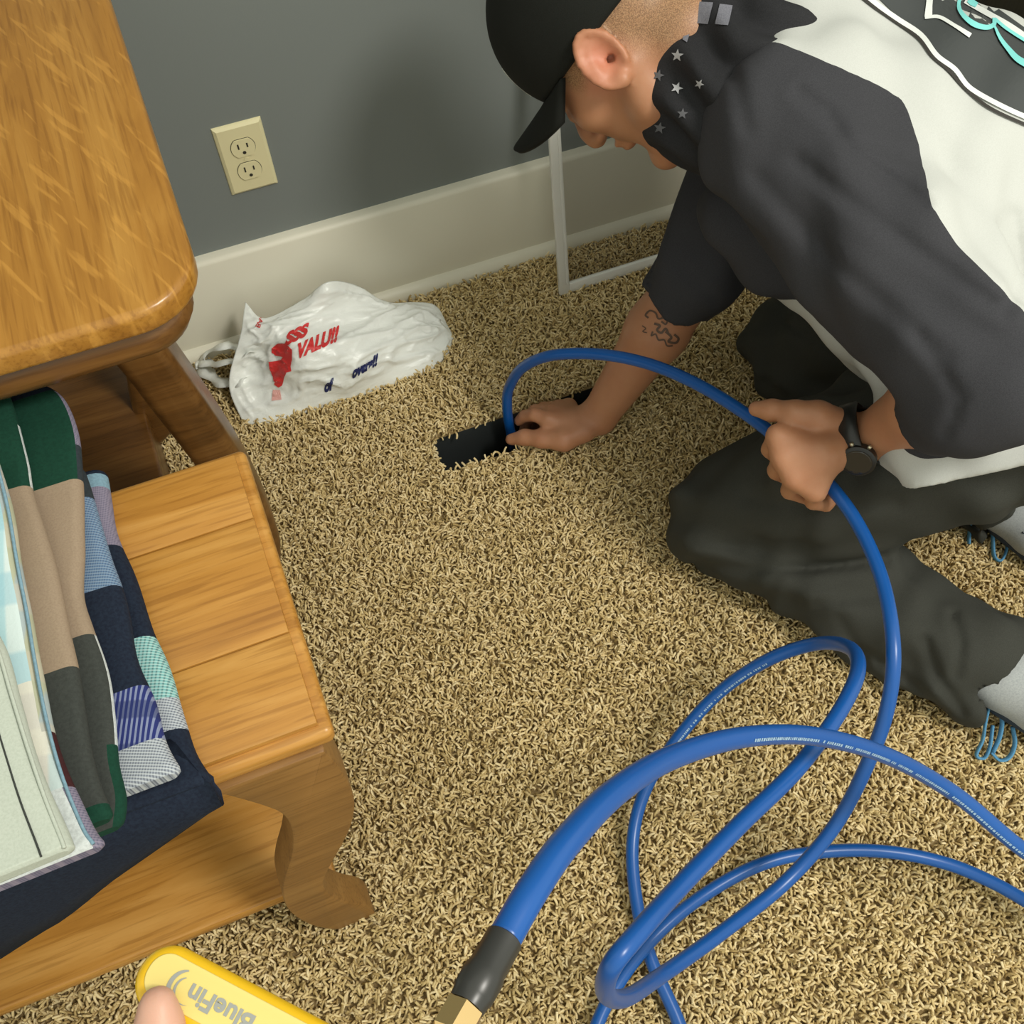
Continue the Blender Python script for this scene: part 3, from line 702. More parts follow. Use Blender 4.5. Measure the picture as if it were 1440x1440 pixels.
# head
A3 = np.stack([hf, hl, hu])
B.ell(H(-.012, 0, .045), A3, (.098, .076, .100), .02)
B.ell(H(.040, 0, -.020), A3, (.062, .062, .085), .025)
for s_ in (1, -1):
    B.chain([H(-.008, s_*.056, -.030), H(.012, s_*.052, -.066), H(.075, s_*.018, -.104)], [.020, .020, .018], .022)
    B.ell(H(.062, s_*.044, -.012), A3, (.026, .022, .022), .015)          # cheekbone
    B.ell(H(.088, s_*.032, .030), A3, (.016, .030, .012), .012)           # brow
    B.ell(H(.098, s_*.031, .006), A3, (.018, .018, .013), .006, 's')      # eye socket
    B.ell(H(.084, s_*.031, .005), A3, (.0145, .0145, .0125), .004)        # eyelid
B.ell(H(.086, 0, -.104), A3, (.020, .026, .018), .015)                    # chin
B.chain([H(.100, 0, .020), H(.118, 0, -.012), H(.122, 0, -.022)], [.010, .012, .013], .010)
for s_ in (1, -1): B.ell(H(.110, s_*.011, -.026), A3, (.010, .008, .008), .006)
B.ell(H(.100, 0, -.050), A3, (.014, .022, .006), .006); B.ell(H(.098, 0, -.061), A3, (.013, .020, .007), .006)
# ears: shell, rim, hollow and lobe
for s_ in (1, -1):
    ea = nrm(hu*.96-hf*.26); eb = nrm(hf - ea*(hf@ea)); eo = nrm(hl*s_*.86-hf*.5); eo = nrm(eo-ea*(eo@ea)); eb = np.cross(ea, eo)
    ec = H(-.014, s_*.081, -.005); AE = np.stack([ea, eb, eo])
    B.ell(ec, AE, (.034, .021, .006), .006)
    ring = [ec+ea*.032*math.cos(t)+eb*.0200*math.sin(t)*(1 if s_ > 0 else 1)+eo*.004 for t in np.linspace(-2.6, 2.2, 14)]
    B.chain(ring, [.0042]*14, .003)
    B.ell(ec+eo*.008-ea*.003+eb*.003, AE, (.020, .012, .0095), .004, 's'); B.cone(ec-ea*.006+eb*.006, ec-ea*.006+eb*.008-eo*.012, .0045, .003, .003, 's')
    B.ell(ec-ea*.028+eo*.003, AE, (.009, .008, .006), .006)
    B.ell(ec+eo*.003-ea*.004+eb*.012*(-1 if s_ > 0 else 1), AE, (.010, .005, .005), .004)
# left forearm and fist around the hose
ax_f = nrm(Lwr-Lel)
B.chain([Lel, Lel*.55+Lwr*.45, Lwr], [.043, .040, .026], .015)
def hand(fld, Wr, palm, knuckles, fingers, thumb, pr_=.017):
    """palm spread between wrist and knuckles, each finger a separate chain"""
    fld.cone(Wr, palm, .026, .022, .012)
    for kx in knuckles: fld.cone(palm*.75+Wr*.25, kx, pr_, .0115, .012); fld.cone(palm, kx, pr_, .0120, .010)
    for kx, fg in zip(knuckles, fingers): fld.chain([kx]+fg[0], fg[1], .0025)
    fld.chain(thumb[0], thumb[1], .008)
kn = [P(1094, 613, 1.150), P(1101, 643, 1.146), P(1117, 672, 1.147), P(1146, 690, 1.155)]
fing = [([P(1083, 632, 1.190), P(1104, 652, 1.222), P(1128, 648, 1.222)], [.0120, .0105, .0095, .0085]),
        ([P(1092, 662, 1.188), P(1118, 676, 1.222), P(1140, 664, 1.220)], [.0122, .0108, .0098, .0088]),
        ([P(1110, 690, 1.188), P(1138, 700, 1.218), P(1158, 684, 1.214)], [.0118, .0102, .0094, .0084]),
        ([P(1143, 706, 1.184), P(1162, 710, 1.208), P(1176, 694, 1.204)], [.0105, .0092, .0084, .0076])]
th = ([P(1192, 597, 1.158), P(1150, 585, 1.146), P(1118, 580, 1.150), P(1085, 577, 1.168), P(1063, 575, 1.180)], [.016, .0165, .0130, .0118, .0092])
hand(B, Lwr, P(1152, 638, 1.150), kn, fing, th)
for i in range(3): B.cone((kn[i]+kn[i+1])/2, P(1152, 638, 1.146), .010, .018, .012)
# right forearm and hand at the duct: index finger and thumb pinch the hose, the rest reach down
B.chain([Rel, Rel*.60+Rwr*.40, Rwr], [.045, .043, .028], .02)
palmR = P(797, 600, 1.575)
knR = [P(770, 590, 1.565), P(776, 580, 1.582), P(786, 574, 1.598), P(800, 572, 1.612)]
fR = [([P(752, 583, 1.568), P(738, 585, 1.585), P(730, 592, 1.598)], [.0125, .0108, .0098, .0085]),
      ([P(752, 578, 1.600), P(742, 590, 1.630), P(736, 608, 1.652)], [.0122, .0108, .0098, .0085]),
      ([P(764, 574, 1.625), P(758, 590, 1.655), P(752, 606, 1.675)], [.0118, .0104, .0094, .0082]),
      ([P(780, 574, 1.640), P(776, 590, 1.660), P(770, 602, 1.675)], [.0106, .0094, .0086, .0078])]
tR = ([P(822, 606, 1.565), P(792, 618, 1.560), P(762, 617, 1.566), P(738, 615, 1.578), P(719, 618, 1.590)], [.018, .0175, .0135, .0118, .0095])
hand(B, Rwr, palmR, knR, fR, tR)
V, Q = B.mesh(1); del B
body = quads('body', V, Q, M['skin'], man)
# close-cropped hair: where it grows on the scalp
q_ = V-HC; lf, ll, lu = q_@hf, q_@hl, q_@hu
sm_ = lambda x, w_: np.clip(x/w_+.5, 0, 1)
near = (np.linalg.norm(q_, axis=1) < .20)
hair = np.maximum(sm_(-.022-lf+.35*lu, .030)*sm_(lu+.075-.25*lf*0, .05), sm_(.042-lf, .012)*sm_(lu-.004, .016))*near*(np.abs(ll) < .0735)
er = near*sm_(.030-np.linalg.norm(q_-(ear-HC)+hl*.004, axis=1), .03)
for nm_, va in (('hair', hair), ('flush', er)):
    a_ = body.data.attributes.new(nm_, 'FLOAT', 'POINT'); a_.data.foreach_set('value', va.astype(np.float32))
BODY = bvh_of(body)

# ---- trousers
def wavy(amp, terms):
    def f_(X):
        o = np.zeros(len(X))
        for a, k, ph, mod in terms:
            q = X@np.array(k); o += a*np.sin(q+ph+mod*np.sin(X@np.array([k[1], k[2], k[0]])*.45+ph*2))
        return amp*o
    return f_
M['trouser'] = cloth('charcoal_twill', (.046, .047, .040), (.036, .037, .031), 900, .85, .15)
T_ = Field((.36, -1.16, -.01), (1.14, -.30, .50), .0050)
T_.ell(PEL, np.stack([LAT, nrm([.65, -.76, .2]), [0, 0, 1.]]), (.19, .15, .13), .03)
T_.chain([Lhip, Lhip*.45+Lkn*.55, Lkn+np.array([0, 0, .006])], [.118, .104, .082], .03); T_.chain([Rhip, Rhip*.45+Rkn*.55, Rkn], [.115, .10, .082], .03)
T_.chain([Lkn, Lkn*.5+Lan*.5, Lan*.97+Lkn*.03], [.078, .078, .070], .012); T_.chain([Rkn, Rkn*.5+Ran*.5, Ran], [.078, .076, .066], .012)
for kn_, an_ in ((Lkn, Lan), (Rkn, Ran)):
    d_ = nrm(an_-kn_); T_.plane(an_+d_*.006, d_, .006, an_-.12, an_+.14)
    T_.cone(an_+d_*.03, an_-d_*.03, .052, .052, .004, 's')
def crease(path, w_, amp):                                # pressed-in fold line with raised lips, followed where the photograph shows it
    path = np.array(path, float)
    def f_(X):
        q = X-CAM; z_ = q@_f; S2_ = np.stack([720+F*(q@_r)/z_, 720-F*(q@_u)/z_], 1); d2 = np.full(len(X), 1e9)
        for a in range(len(path)-1):
            ab = path[a+1]-path[a]; t = np.clip(((S2_-path[a])@ab)/(ab@ab), 0, 1); d2 = np.minimum(d2, ((S2_-path[a]-t[:, None]*ab)**2).sum(1))
        return amp*(np.exp(-d2/(w_*w_))-.65*np.exp(-d2/(w_*w_*7)))
    return f_
T_.disp(wavy(.0048, [(1.0, (38, 46, 20), .3, 1.8), (.7, (-55, 30, 60), 1.1, 1.4), (.5, (20, -80, 40), 2.0, 1.2)]))
for pth, w_, am in (([(1300, 900), (1318, 950), (1352, 1000)], 9, .010), ([(1340, 865), (1352, 905), (1345, 950)], 8, .009), ([(1235, 930), (1290, 965), (1330, 1005)], 8, .007), ([(975, 790), (1050, 802), (1150, 798), (1245, 788)], 8, .010),
                    ([(1090, 815), (1068, 860), (1075, 905)], 9, .007), ([(1150, 850), (1230, 838)], 9, .006), ([(1050, 700), (1150, 715), (1260, 705)], 12, .006), ([(1180, 870), (1215, 930)], 9, .006), ([(975, 760), (1040, 770)], 9, .005), ([(1110, 455), (1180, 500)], 10, .006)):
    T_.disp(crease(pth, w_, am), .025)
T_.plane((0, 0, .0), (0, 0, -1), .008)
trs = organic('trousers', T_, M['trouser'], man, 1); del T_

# ---- shirt: white trunk with black raglan sleeves
S_ = Field((.34, -1.14, .12), (1.16, -.20, .96), .0050)
Lcuff = Lel*.60+Lwr*.40; Rcuff = Rel*.80+Rwr*.20
shm = (Lsh+Rsh)/2
up_ = np.array([.020, .004, .022])
S_.econe(shm+up_*.6, chest+up_, LATc, (.185, .110), (.190, .130), .05)
S_.econe(chest+up_, PEL+np.array([-.01, -.01, -.03]), LAT, (.190, .130), (.200, .140), .05)
S_.cone(NBk*.15+shm*.85, shm, .07, .10, .04)
S_.chain([P(1040, 297, 1.22), P(1098, 349, 1.22), P(1168, 381, 1.22), P(1238, 459, 1.20), P(1290, 500, 1.17)], [.052, .052, .052, .052, .06], .03)      # front of the shirt hanging down
S_.chain([P(1330, 470, 1.15), P(1330, 600, 1.13), P(1345, 690, 1.12)], [.06, .055, .055], .03); S_.chain([P(1310, 612, 1.14), P(1400, 622, 1.11), P(1530, 640, 1.07)], [.058, .066, .08], .03)
S_.cone(Lsh, Rsh, .085, .080, .05)
torso_D = S_.D.copy()
A_ = Field((.34, -1.14, .12), (1.16, -.20, .96), .0050)
A_.cone(Lsh, Lsh*.5+Lel*.5, .088, .085, .03); A_.cone(Lsh*.5+Lel*.5, Lel, .085, .074, .012); A_.chain([Lel, Lcuff], [.074, .062], .012)
A_.cone(Rsh, Rsh*.5+Rel*.5, .080, .070, .03); A_.cone(Rsh*.5+Rel*.5, Rel, .070, .062, .012); A_.chain([Rel, Rcuff], [.061, .054], .012)
for cf, el, wr, r_ in ((Lcuff, Lel, Lwr, .044), (Rcuff, Rel, Rwr, .044)):
    d_ = nrm(wr-el); A_.plane(cf+d_*.004, d_, .003, cf-.080, cf+.10); A_.cone(cf-d_*.05, cf+d_*.06, r_+.004, r_+.004, .003, 's')
hA = np.clip(.5+.5*(S_.D-A_.D)/.014, 0, 1); S_.D = S_.D*(1-hA)+A_.D*hA-.014*hA*(1-hA); del A_, hA
hd = nrm(PEL-chest+np.array([0, 0, -.05])); hemp = PEL+hd*.02
S_.disp(wavy(.0035, [(1.0, (30, 38, -34), .3, 1.7), (.6, (-48, 36, 50), 1.1, 1.3), (.5, (24, -60, 50), 2.0, 1.2)]))
hn = nrm(hd*.5-_u*.7); S_.plane(P(1360, 664, 1.10), hn, .004, P(1360, 664, 1.10)-.26, P(1360, 664, 1.10)+.40)
S_.plane(PEL+hd*.10, hd, .004)

def along_arm(a, b, amp, nf):
    ax = nrm(b-a); e1 = nrm(np.cross(ax, [.3, .5, .8])); e2 = np.cross(ax, e1)
    def f_(X):
        q = X-a; t = (q@ax)/np.linalg.norm(b-a); r_ = q-np.outer(q@ax, ax); ph = np.arctan2(r_@e2, r_@e1); rr = np.linalg.norm(r_, axis=1)
        wgt = np.clip((.125-rr)/.03, 0, 1)*np.clip((t+.1)/.3, 0, 1)*np.clip((1.15-t)/.2, 0, 1)
        return amp*wgt*np.sin(nf*ph+2.2*np.sin(t*5+1))*(.6+.4*np.sin(ph*2+t*4))
    return f_
for pth, w_, am in (([(1125, 130), (1165, 160), (1200, 215), (1300, 285)], 11, .0075), ([(1120, 225), (1230, 310), (1400, 430)], 13, .0070), ([(1065, 250), (1180, 375), (1330, 500)], 14, .006), ([(1290, 470), (1350, 560), (1330, 610)], 10, .006), ([(1035, 110), (1050, 180)], 12, .005),
                    ([(1425, 300), (1438, 380), (1415, 440)], 10, .006), ([(1210, 200), (1290, 225)], 11, .004), ([(960, 380), (1005, 420)], 9, .004)):
    S_.disp(crease(pth, w_, am), .025)
S_.disp(along_arm(Lsh, Lel, .0050, 6)); S_.disp(along_arm(Rsh, Rel, .003, 5))
V, Q = S_.mesh(1)
# how far each point belongs to a sleeve
def seg_d(X, a, b, ra, rb):
    ab = b-a; t = np.clip(((X-a)@ab)/(ab@ab), 0, 1); return np.linalg.norm(X-a-t[:, None]*ab, axis=1)-(ra+(rb-ra)*t)
ii = np.clip(((V-S_.lo)/S_.h).round().astype(int), 0, S_.n-1); dT = torso_D[ii[:, 0], ii[:, 1], ii[:, 2]]; del torso_D
SH0 = BVHTree.FromPolygons([Vector(v_) for v_ in V], [list(map(int, q)) for q in Q])
# raglan seam line, taken on the surface from where the photograph shows it
SL = np.array([(960, 75), (1020, 66), (1042, 61), (1095, 60), (1160, 86), (1240, 122), (1272, 142), (1290, 195), (1310, 290), (1345, 345), (1440, 440), (1640, 640)], float)
qv = V-CAM; zv = qv@_f; SP = np.stack([720+F*(qv@_r)/zv, 720-F*(qv@_u)/zv], 1)
dmin = np.full(len(V), 1e9)
for a in range(len(SL)-1):
    ab = SL[a+1]-SL[a]; t = np.clip(((SP-SL[a])@ab)/(ab@ab), 0, 1); dmin = np.minimum(dmin, np.linalg.norm(SP-SL[a]-t[:, None]*ab, axis=1))
poly_ = np.vstack([SL, [(1640, 1200), (700, 1200), (700, 75)]]); ins_ = np.zeros(len(V), bool)
for a in range(len(poly_)):
    x0_, y0_ = poly_[a]; x1_, y1_ = poly_[(a+1) % len(poly_)]
    if y0_ == y1_: continue
    cr = ((y0_ > SP[:, 1]) != (y1_ > SP[:, 1])) & (SP[:, 0] < (x1_-x0_)*(SP[:, 1]-y0_)/(y1_-y0_)+x0_); ins_ ^= cr
seam_sd = np.where(ins_, dmin, -dmin)*.00075
armL = np.minimum(seg_d(V, Lsh, Lel, .086, .074), seg_d(V, Lel, Lcuff, .074, .062)); armR = np.minimum(seg_d(V, Rsh, Rel, .08, .062), seg_d(V, Rel, Rcuff, .061, .054))
tL = ((V-Lsh)@nrm(Lel-Lsh)); tR = ((V-Rsh)@nrm(Rel-Rsh))
gL = np.minimum(seam_sd, dT-armL-.004+np.clip((.20-tL)*1.2, 0, .3)); gR = np.minimum(tR-.05, dT-armR+.012)
gs = np.maximum(gL, gR)
for _ in range(6):                                        # even out the seam line
    S2 = np.zeros(len(V)); W2 = np.zeros(len(V))
    for a in range(4):
        for u2, v2 in ((Q[:, a], Q[:, (a+1) % 4]), (Q[:, (a+1) % 4], Q[:, a])): S2 += np.bincount(u2, gs[v2], len(V)); W2 += np.bincount(u2, minlength=len(V))
    gs = .4*gs+.6*S2/W2
m = cloth('raglan_jersey', (.54, .55, .525), (.50, .51, .485), 900, .9, .1); M['shirt'] = m
at = N(m, 'ShaderNodeAttribute', attribute_name='sleeve'); g = N(m, 'ShaderNodeMath', operation='GREATER_THAN'); g.inputs[1].default_value = 0
L(m, at.outputs['Fac'], g.inputs[0])
nsl = noise_tex(m, coords(m), 900, 3); blk = ramp(m, nsl, [(.35, (.036, .036, .041)), (.65, (.047, .047, .053))])
old = BS(m).inputs['Base Color'].links[0].from_socket; L(m, mixc(m, g.outputs[0], old, blk), BS(m).inputs['Base Color'])
shirt = quads('shirt', V, Q, m, man)
a_ = shirt.data.attributes.new('sleeve', 'FLOAT', 'POINT'); a_.data.foreach_set('value', gs.astype(np.float32)); del S_
SH = SH0

# ---- cap
M['cap'] = cloth('black_cap_cloth', (.013, .014, .012), (.009, .010, .008), 1200, .85, .2)
C_ = Field(HC-.20, HC+.22, .0035)
C_.ell(H(-.010, 0, .046), A3, (.106, .086, .112), .01); C_.ell(H(.034, 0, .066), A3, (.066, .068, .074), .03)
cn = nrm(hu-.22*hf); C_.plane(H(.09, 0, .040), -cn, .003)
cap = organic('cap', C_, M['cap'], man, 1); del C_
V = []; Fc = []; na, nr = 25, 8
for i in range(na):
    a = math.radians(-68+136*i/(na-1))
    for j in range(nr):
        t = j/(nr-1); ln = .090*max(0, math.cos(a*1.12))**.5
        V.append(H(-.010+.106*math.cos(a)+ln*t, (.084+.004*t)*math.sin(a), .016+.026*math.cos(a)-.044*t*math.sin(a)**2+.018*t))
for i in range(na-1):
    for j in range(nr-1): a = i*nr+j; Fc.append((a, a+1, a+nr+1, a+nr))
brim = mesh_from('brim', V, Fc, M['cap'], None, True); sm = brim.modifiers.new('thickness', 'SOLIDIFY'); sm.thickness = .0065; sm.offset = 0
brim.parent = cap; brim.matrix_parent_inverse = Matrix.Identity(4)
M['patch'] = mat('cap_emblem', (.10, .11, .10), .6); M['stitch'] = mat('pale_stitch', (.55, .57, .52), .7)
def local_obj(o): o.parent = cap; o.matrix_parent_inverse = Matrix.Identity(4); return o
# embroidered emblem on the front of the crown
V = []; Fc = []
for i in range(9):
    for j in range(7):
        l_ = (i/8-.5)*.056; u_ = .062+j/6*.042
        q = max(0, 1-(l_/.090)**2-((u_-.058)/.116)**2); V.append(H(-.010+.1135*math.sqrt(q)+.002, l_, u_))
for i in range(8):
    for j in range(6): a = i*7+j; Fc.append((a, a+7, a+8, a+1))
o = mesh_from('emblem', V, Fc, M['patch'], None, True); sm = o.modifiers.new('t', 'SOLIDIFY'); sm.thickness = .004; local_obj(o)
V_ = [V[i*7] for i in range(9)]+[V[8*7+j] for j in range(1, 7)]+[V[i*7+6] for i in range(7, -1, -1)]+[V[j] for j in range(5, -1, -1)]
sub = tube('emblem_edge', np.array(V_)+hf*.002, .0011, M['stitch'], None, 6); local_obj(sub)

# ---- neck gaiter with stars and stripes
M['gaiter'] = cloth('black_gaiter', (.026, .026, .029), (.018, .018, .020), 900, .85, .2); M['gaiter_print'] = cloth('grey_gaiter_print', (.20, .20, .23), (.15, .15, .18), 700)
G0 = P(957, 108, 1.120); G1 = P(1062, 133, 1.075); gax = nrm(G1-G0); glen = np.linalg.norm(G1-G0)
C_ = Field(np.minimum(G0, G1)-.16, np.maximum(G0, G1)+.16, .0032); gl2 = nrm(CAM-G0)
C_.econe(G0-gax*.03, G1, gl2, (.076, .075), (.092, .096), .02)
C_.cone(P(1000, 60, 1.085), P(1040, -5, 1.06), .056, .052, .03)
C_.disp(along_arm(G0+gax*.014, G1+gax*.05, 0.008, 11)); C_.plane(G0-gax*.008, -gax, .010)
C_.cone(G0-gax*.06, G0+gax*.012, .060, .058, .008, 's')
gai = organic('neck_gaiter', C_, M['gaiter'], man, 1); del C_
GA = bvh_of(gai)
def star(cx, cy, r, rot): return [(cx+(r if k % 2 == 0 else r*.42)*math.sin(rot+k*math.pi/5), cy-(r if k % 2 == 0 else r*.42)*math.cos(rot+k*math.pi/5)) for k in range(10)]
M['star'] = mat('pale_star_print', (.42, .42, .44), .8); M['star_dim'] = mat('dim_star_print', (.10, .10, .11), .8)
for (cx, cy, r, ro, nm) in ((953, 78, 9, .1, 'star'), (926, 106, 9, .3, 'star_dim'), (952, 124, 9, .4, 'star'), (928, 180, 9, .2, 'star_dim'), (984, 118, 7, .5, 'star'), (960, 160, 8, .1, 'star_dim')):
    fill2d('printed_star', star(cx, cy, r, ro), M[nm], GA, .0012, man, 3)
for poly in ([(940, 24), (962, 28), (958, 52), (932, 52)], [(975, 2), (1003, 4), (996, 34), (972, 32)], [(1012, 6), (1030, 8), (1024, 36), (1006, 34)], [(966, 34), (974, 36), (966, 60), (960, 56)]):
    fill2d('printed_stripe', poly, M['gaiter_print'], GA, .0012, man, 4)

# ---- watch
M['watch'] = mat('black_watch', (.012, .012, .011), .35, .5); M['glass'] = mat('watch_glass', (.02, .02, .02), .05, .8)
wax = nrm(nrm(Lel-Lwr)+.9*_r+.1*_u); wc = Lwr-_r*.006; wn = nrm(nrm(CAM-wc)-wax*(nrm(CAM-wc)@wax)); wsd = np.cross(wax, wn)
V = []; Fc = []; nb = 40; prf = [(-.011, .0), (-.010, .0025), (.010, .0025), (.011, 0)]
for i in range(nb):
    a = 2*math.pi*i/nb; dv = wn*math.cos(a)+wsd*math.sin(a); rr_ = [.030]
    for s_ in (-.009, 0, .009):
        h_ = BODY.ray_cast(Vector(wc+wax*s_+dv*.08), Vector(-dv), .08)[0]
        if h_ is not None: rr_.append(float((np.array(h_)-wc)@dv))
    for s_, t in prf: V.append(wc+dv*(min(max(rr_), .043)+.0012+t)+wax*s_)
for i in range(nb):
    for j in range(4): Fc.append((i*4+j, i*4+(j+1) % 4, ((i+1) % nb)*4+(j+1) % 4, ((i+1) % nb)*4+j))
wat = mesh_from('watch', V, Fc, M['watch'], None, True); keep(wat, man)
fdir = nrm(wn*.86+wsd*(.52 if wsd@_u < 0 else -.52)); fc = np.array(BODY.ray_cast(Vector(wc+fdir*.1), Vector(-fdir), .1)[0])+fdir*.003
def wdisc(name, r, t0, t1, mt, seg=28):
    o = tube(name, [fc+fdir*t0, fc+fdir*(t0+.0008), fc+fdir*(t1-.0012), fc+fdir*t1], [r*.94, r, r, r*.9], mt, None, seg)
    o.data.set_sharp_from_angle(angle=math.radians(35)); o.parent = wat; return o
wdisc('watch_case', .0195, -.002, .0085, M['watch']); wdisc('watch_glass', .0155, .0083, .0092, M['glass'])
for a in (.6, 1.5):
    q = fc+fdir*.004+(wax*math.cos(a)+np.cross(fdir, wax)*math.sin(a))*.0195
    o = tube('crown_button', [q, q+nrm(q-fc-fdir*.004)*.004], .0022, M['steel'], None, 10); o.parent = wat

# ---- tattoo strokes on the right forearm
M['tattoo'] = mat('tattoo_ink', (.105, .062, .042), .6)
def stroke(name, path, wd, mt, bvh, off, parent, smooth=8):
    pth = spline(np.array(path, float), smooth); T = np.gradient(pth, axis=0); T /= np.linalg.norm(T, axis=1)[:, None]+1e-9
    V = []; Fc = []; n = len(pth); wd = np.interp(np.linspace(0, 1, n), np.linspace(0, 1, len(wd)), wd) if isinstance(wd, (list, tuple)) else np.full(n, wd)
    for i, (p, t) in enumerate(zip(pth, T)):
        nn_ = np.array([-t[1], t[0]])
        hs = [hit(bvh, *(p+nn_*wd[i]*k/2), off) for k in (-1, 0, 1)]
        if any(h is None for h in hs): continue
        V.append(hs)
    Fc = [];
    for i in range(len(V)-1):
        if np.linalg.norm(V[i+1][1]-V[i][1]) > .06: continue
        for k in range(2): Fc.append((i*3+k, i*3+k+1, i*3+k+4, i*3+k+3))
    if not Fc: return None
    o = mesh_from(name, [v_ for r_ in V for v_ in r_], Fc, mt, None, True); keep(o, parent); return o
for pth, wd in ([([(912, 447), (908, 443), (914, 437), (922, 440), (926, 448), (935, 446)], 2.6), ([(920, 455), (928, 458), (924, 464), (930, 468), (936, 462), (940, 470)], 3.2), ([(930, 446), (938, 450), (936, 456), (930, 452)], 2.4),
                 ([(936, 466), (944, 474), (940, 480), (950, 482), (954, 476), (948, 470)], 3.4), ([(918, 466), (916, 472), (922, 470), (926, 478), (934, 478), (938, 486), (946, 486)], 2.2), ([(903, 458), (908, 462), (904, 466), (910, 468)], 1.4)]):
    stroke('tattoo', pth, wd, M['tattoo'], BODY, .0008, man)

# ---- print on the back of the shirt
M['print_black'] = mat('black_shirt_print', (.045, .05, .05), .75); M['print_white'] = mat('white_shirt_print', (.72, .74, .72), .7); M['print_teal'] = mat('teal_shirt_print', (.22, .68, .66), .6); M['print_dark'] = mat('dark_outline_print', (.03, .026, .022), .75)

fill2d('printed_panel', [(1233, -4), (1263, 25), (1297, 50), (1319, 79), (1344, 97), (1364, 122), (1398, 144), (1442, 164), (1500, 185), (1560, 200), (1560, 100), (1470, 60), (1400, 10), (1340, -40), (1280, -90), (1200, -60)], M['print_black'], SH, .0009, man, 10)
stroke('printed_outline', [(1190, -30), (1229, 4), (1261, 27), (1295, 50), (1317, 79), (1342, 98), (1362, 123), (1397, 144), (1440, 164), (1500, 186)], 7.0, M['print_white'], SH, .0018, man, 6)
stroke('printed_outline', [(1182, -30), (1221, 4), (1252, 26), (1290, 53), (1310, 79), (1333, 99), (1358, 126), (1391, 152), (1438, 174), (1498, 197)], 4.6, M['print_dark'], SH, .0016, man, 6)
for pth, wd, k in (([(1308, -14), (1306, 8), (1305, 25)], [9, 9, 11], 'white'), ([(1300, 26), (1320, 25), (1342, 37), (1364, 51)], [4, 5, 5, 7], 'white'), ([(1330, -14), (1362, 5), (1392, 22), (1420, 38), (1452, 60)], 8, 'white'),
                   ([(1353, -8), (1347, 8), (1353, 22), (1368, 35), (1385, 40), (1396, 36), (1398, 27)], [4, 5, 6, 8, 7, 6, 6], 'teal'), ([(1397, 38), (1405, 55), (1418, 72), (1432, 86), (1456, 98)], [3, 5, 7, 9, 11], 'teal'),
                   ([(1398, 28), (1412, 40), (1430, 52), (1450, 64)], 4.5, 'teal'), ([(1360, 1), (1366, 5), (1373, 9)], [6, 9, 7], 'teal')):
    stroke('printed_letter', pth, wd, M['print_'+k], SH, .0022 if k == 'white' else .0030, man, 6)

# ---- shoes
M['shoe'] = cloth('grey_shoe', (.42, .44, .44), (.34, .36, .37), 500, .7, .2); M['shoe_dark'] = mat('dark_shoe_tongue', (.02, .03, .045), .8); M['lace'] = cloth('blue_lace', (.12, .32, .52), (.08, .24, .42), 900); M['sole'] = mat('white_sole', (.62, .63, .60), .5); M['shoe_blue'] = mat('blue_shoe_sole', (.02, .13, .42), .5)
def shoe(An, Kn, inst, sole_mat, laces, lz):
    d_ = nrm(An-Kn); d_ = nrm(d_*np.array([1, 1, .2])); i_ = nrm(np.asarray(inst, float)); i_ = nrm(i_-d_*(i_@d_)); s3 = np.cross(d_, i_)
    q = lambda a, b, c_=0: An+d_*a+i_*b+s3*c_
    C_ = Field(An-.30, An+.32, .0045)
    C_.chain([q(-.035, 0), q(.03, -.004)], [.046, .046], .01); C_.ell(q(.055, -.032), np.stack([d_, i_, s3]), (.050, .050, .038), .015)
    C_.chain([q(.05, .0), q(.12, -.008), q(.20, -.016)], [.043, .040, .030], .02)
    for s_ in (-1, 1): C_.chain([q(.08, -.02, s_*.014), q(.17, -.022, s_*.020), q(.22, -.024, s_*.010)], [.030, .028, .022], .02)
    C_.cone(q(-.07, 0), q(.012, 0), .034, .032, .004, 's'); C_.plane((0, 0, .004), (0, 0, -1), .003)
    sh = organic('shoe', C_, M['shoe'], man, 1)
    C2 = Field(An-.30, An+.32, .005)
    for s_ in (-1, 1): C2.chain([q(.02, -.074, s_*.020), q(.12, -.056, s_*.024), q(.20, -.052, s_*.026), q(.25, -.040, s_*.010)], [.016, .014, .014, .014], .03)
    C2.plane((0, 0, .004), (0, 0, -1), .003)
    o = organic('sole', C2, sole_mat, None, 1); o.parent = sh
    C3 = Field(An-.1, An+.2, .004); C3.chain([q(-.005, .036), q(.05, .040), q(.09, .036)], [.012, .010, .008], .006); C3.plane((0, 0, .004), (0, 0, -1), .003)
    o = organic('tongue', C3, M['shoe_dark'], None, 1); o.parent = sh
    for lc in laces:
        pth = spline([atz(x, y, z) for x, y, z in lc], 7); o = tube('lace', pth, .0048, M['lace'], None, 8, True, .4); o.parent = sh
    for k in range(5):
        e_ = q(.028+.012*k, .020, -.036); o = tube('eyelet', [e_, e_+nrm(-s3)*.006], .0022, M['shoe_dark'], None, 8); o.parent = sh
    return sh
shoe(Lan+nrm(Lan-Lkn)*.022, Lkn, (-.35, -.75, -.45), M['sole'], [[(1392, 988, .050), (1386, 1015, .040), (1382, 1040, .025), (1373, 1062, .015), (1384, 1066, .014), (1392, 1050, .022), (1396, 1020, .035)],
     [(1402, 984, .050), (1409, 1010, .040), (1406, 1035, .028), (1396, 1058, .016)], [(1424, 1022, .035), (1427, 1045, .024), (1420, 1064, .016), (1406, 1069, .013), (1394, 1058, .015)]], 0)
shoe(Ran+nrm(Ran-Rkn)*.01, Rkn, (-.75, -.2, -.6), M['shoe_blue'], [[(1362, 712, .045), (1364, 735, .03), (1362, 765, .014)], [(1394, 728, .045), (1396, 755, .028), (1398, 782, .015), (1408, 788, .013), (1416, 770, .02), (1412, 748, .03), (1404, 735, .04)]], 0)

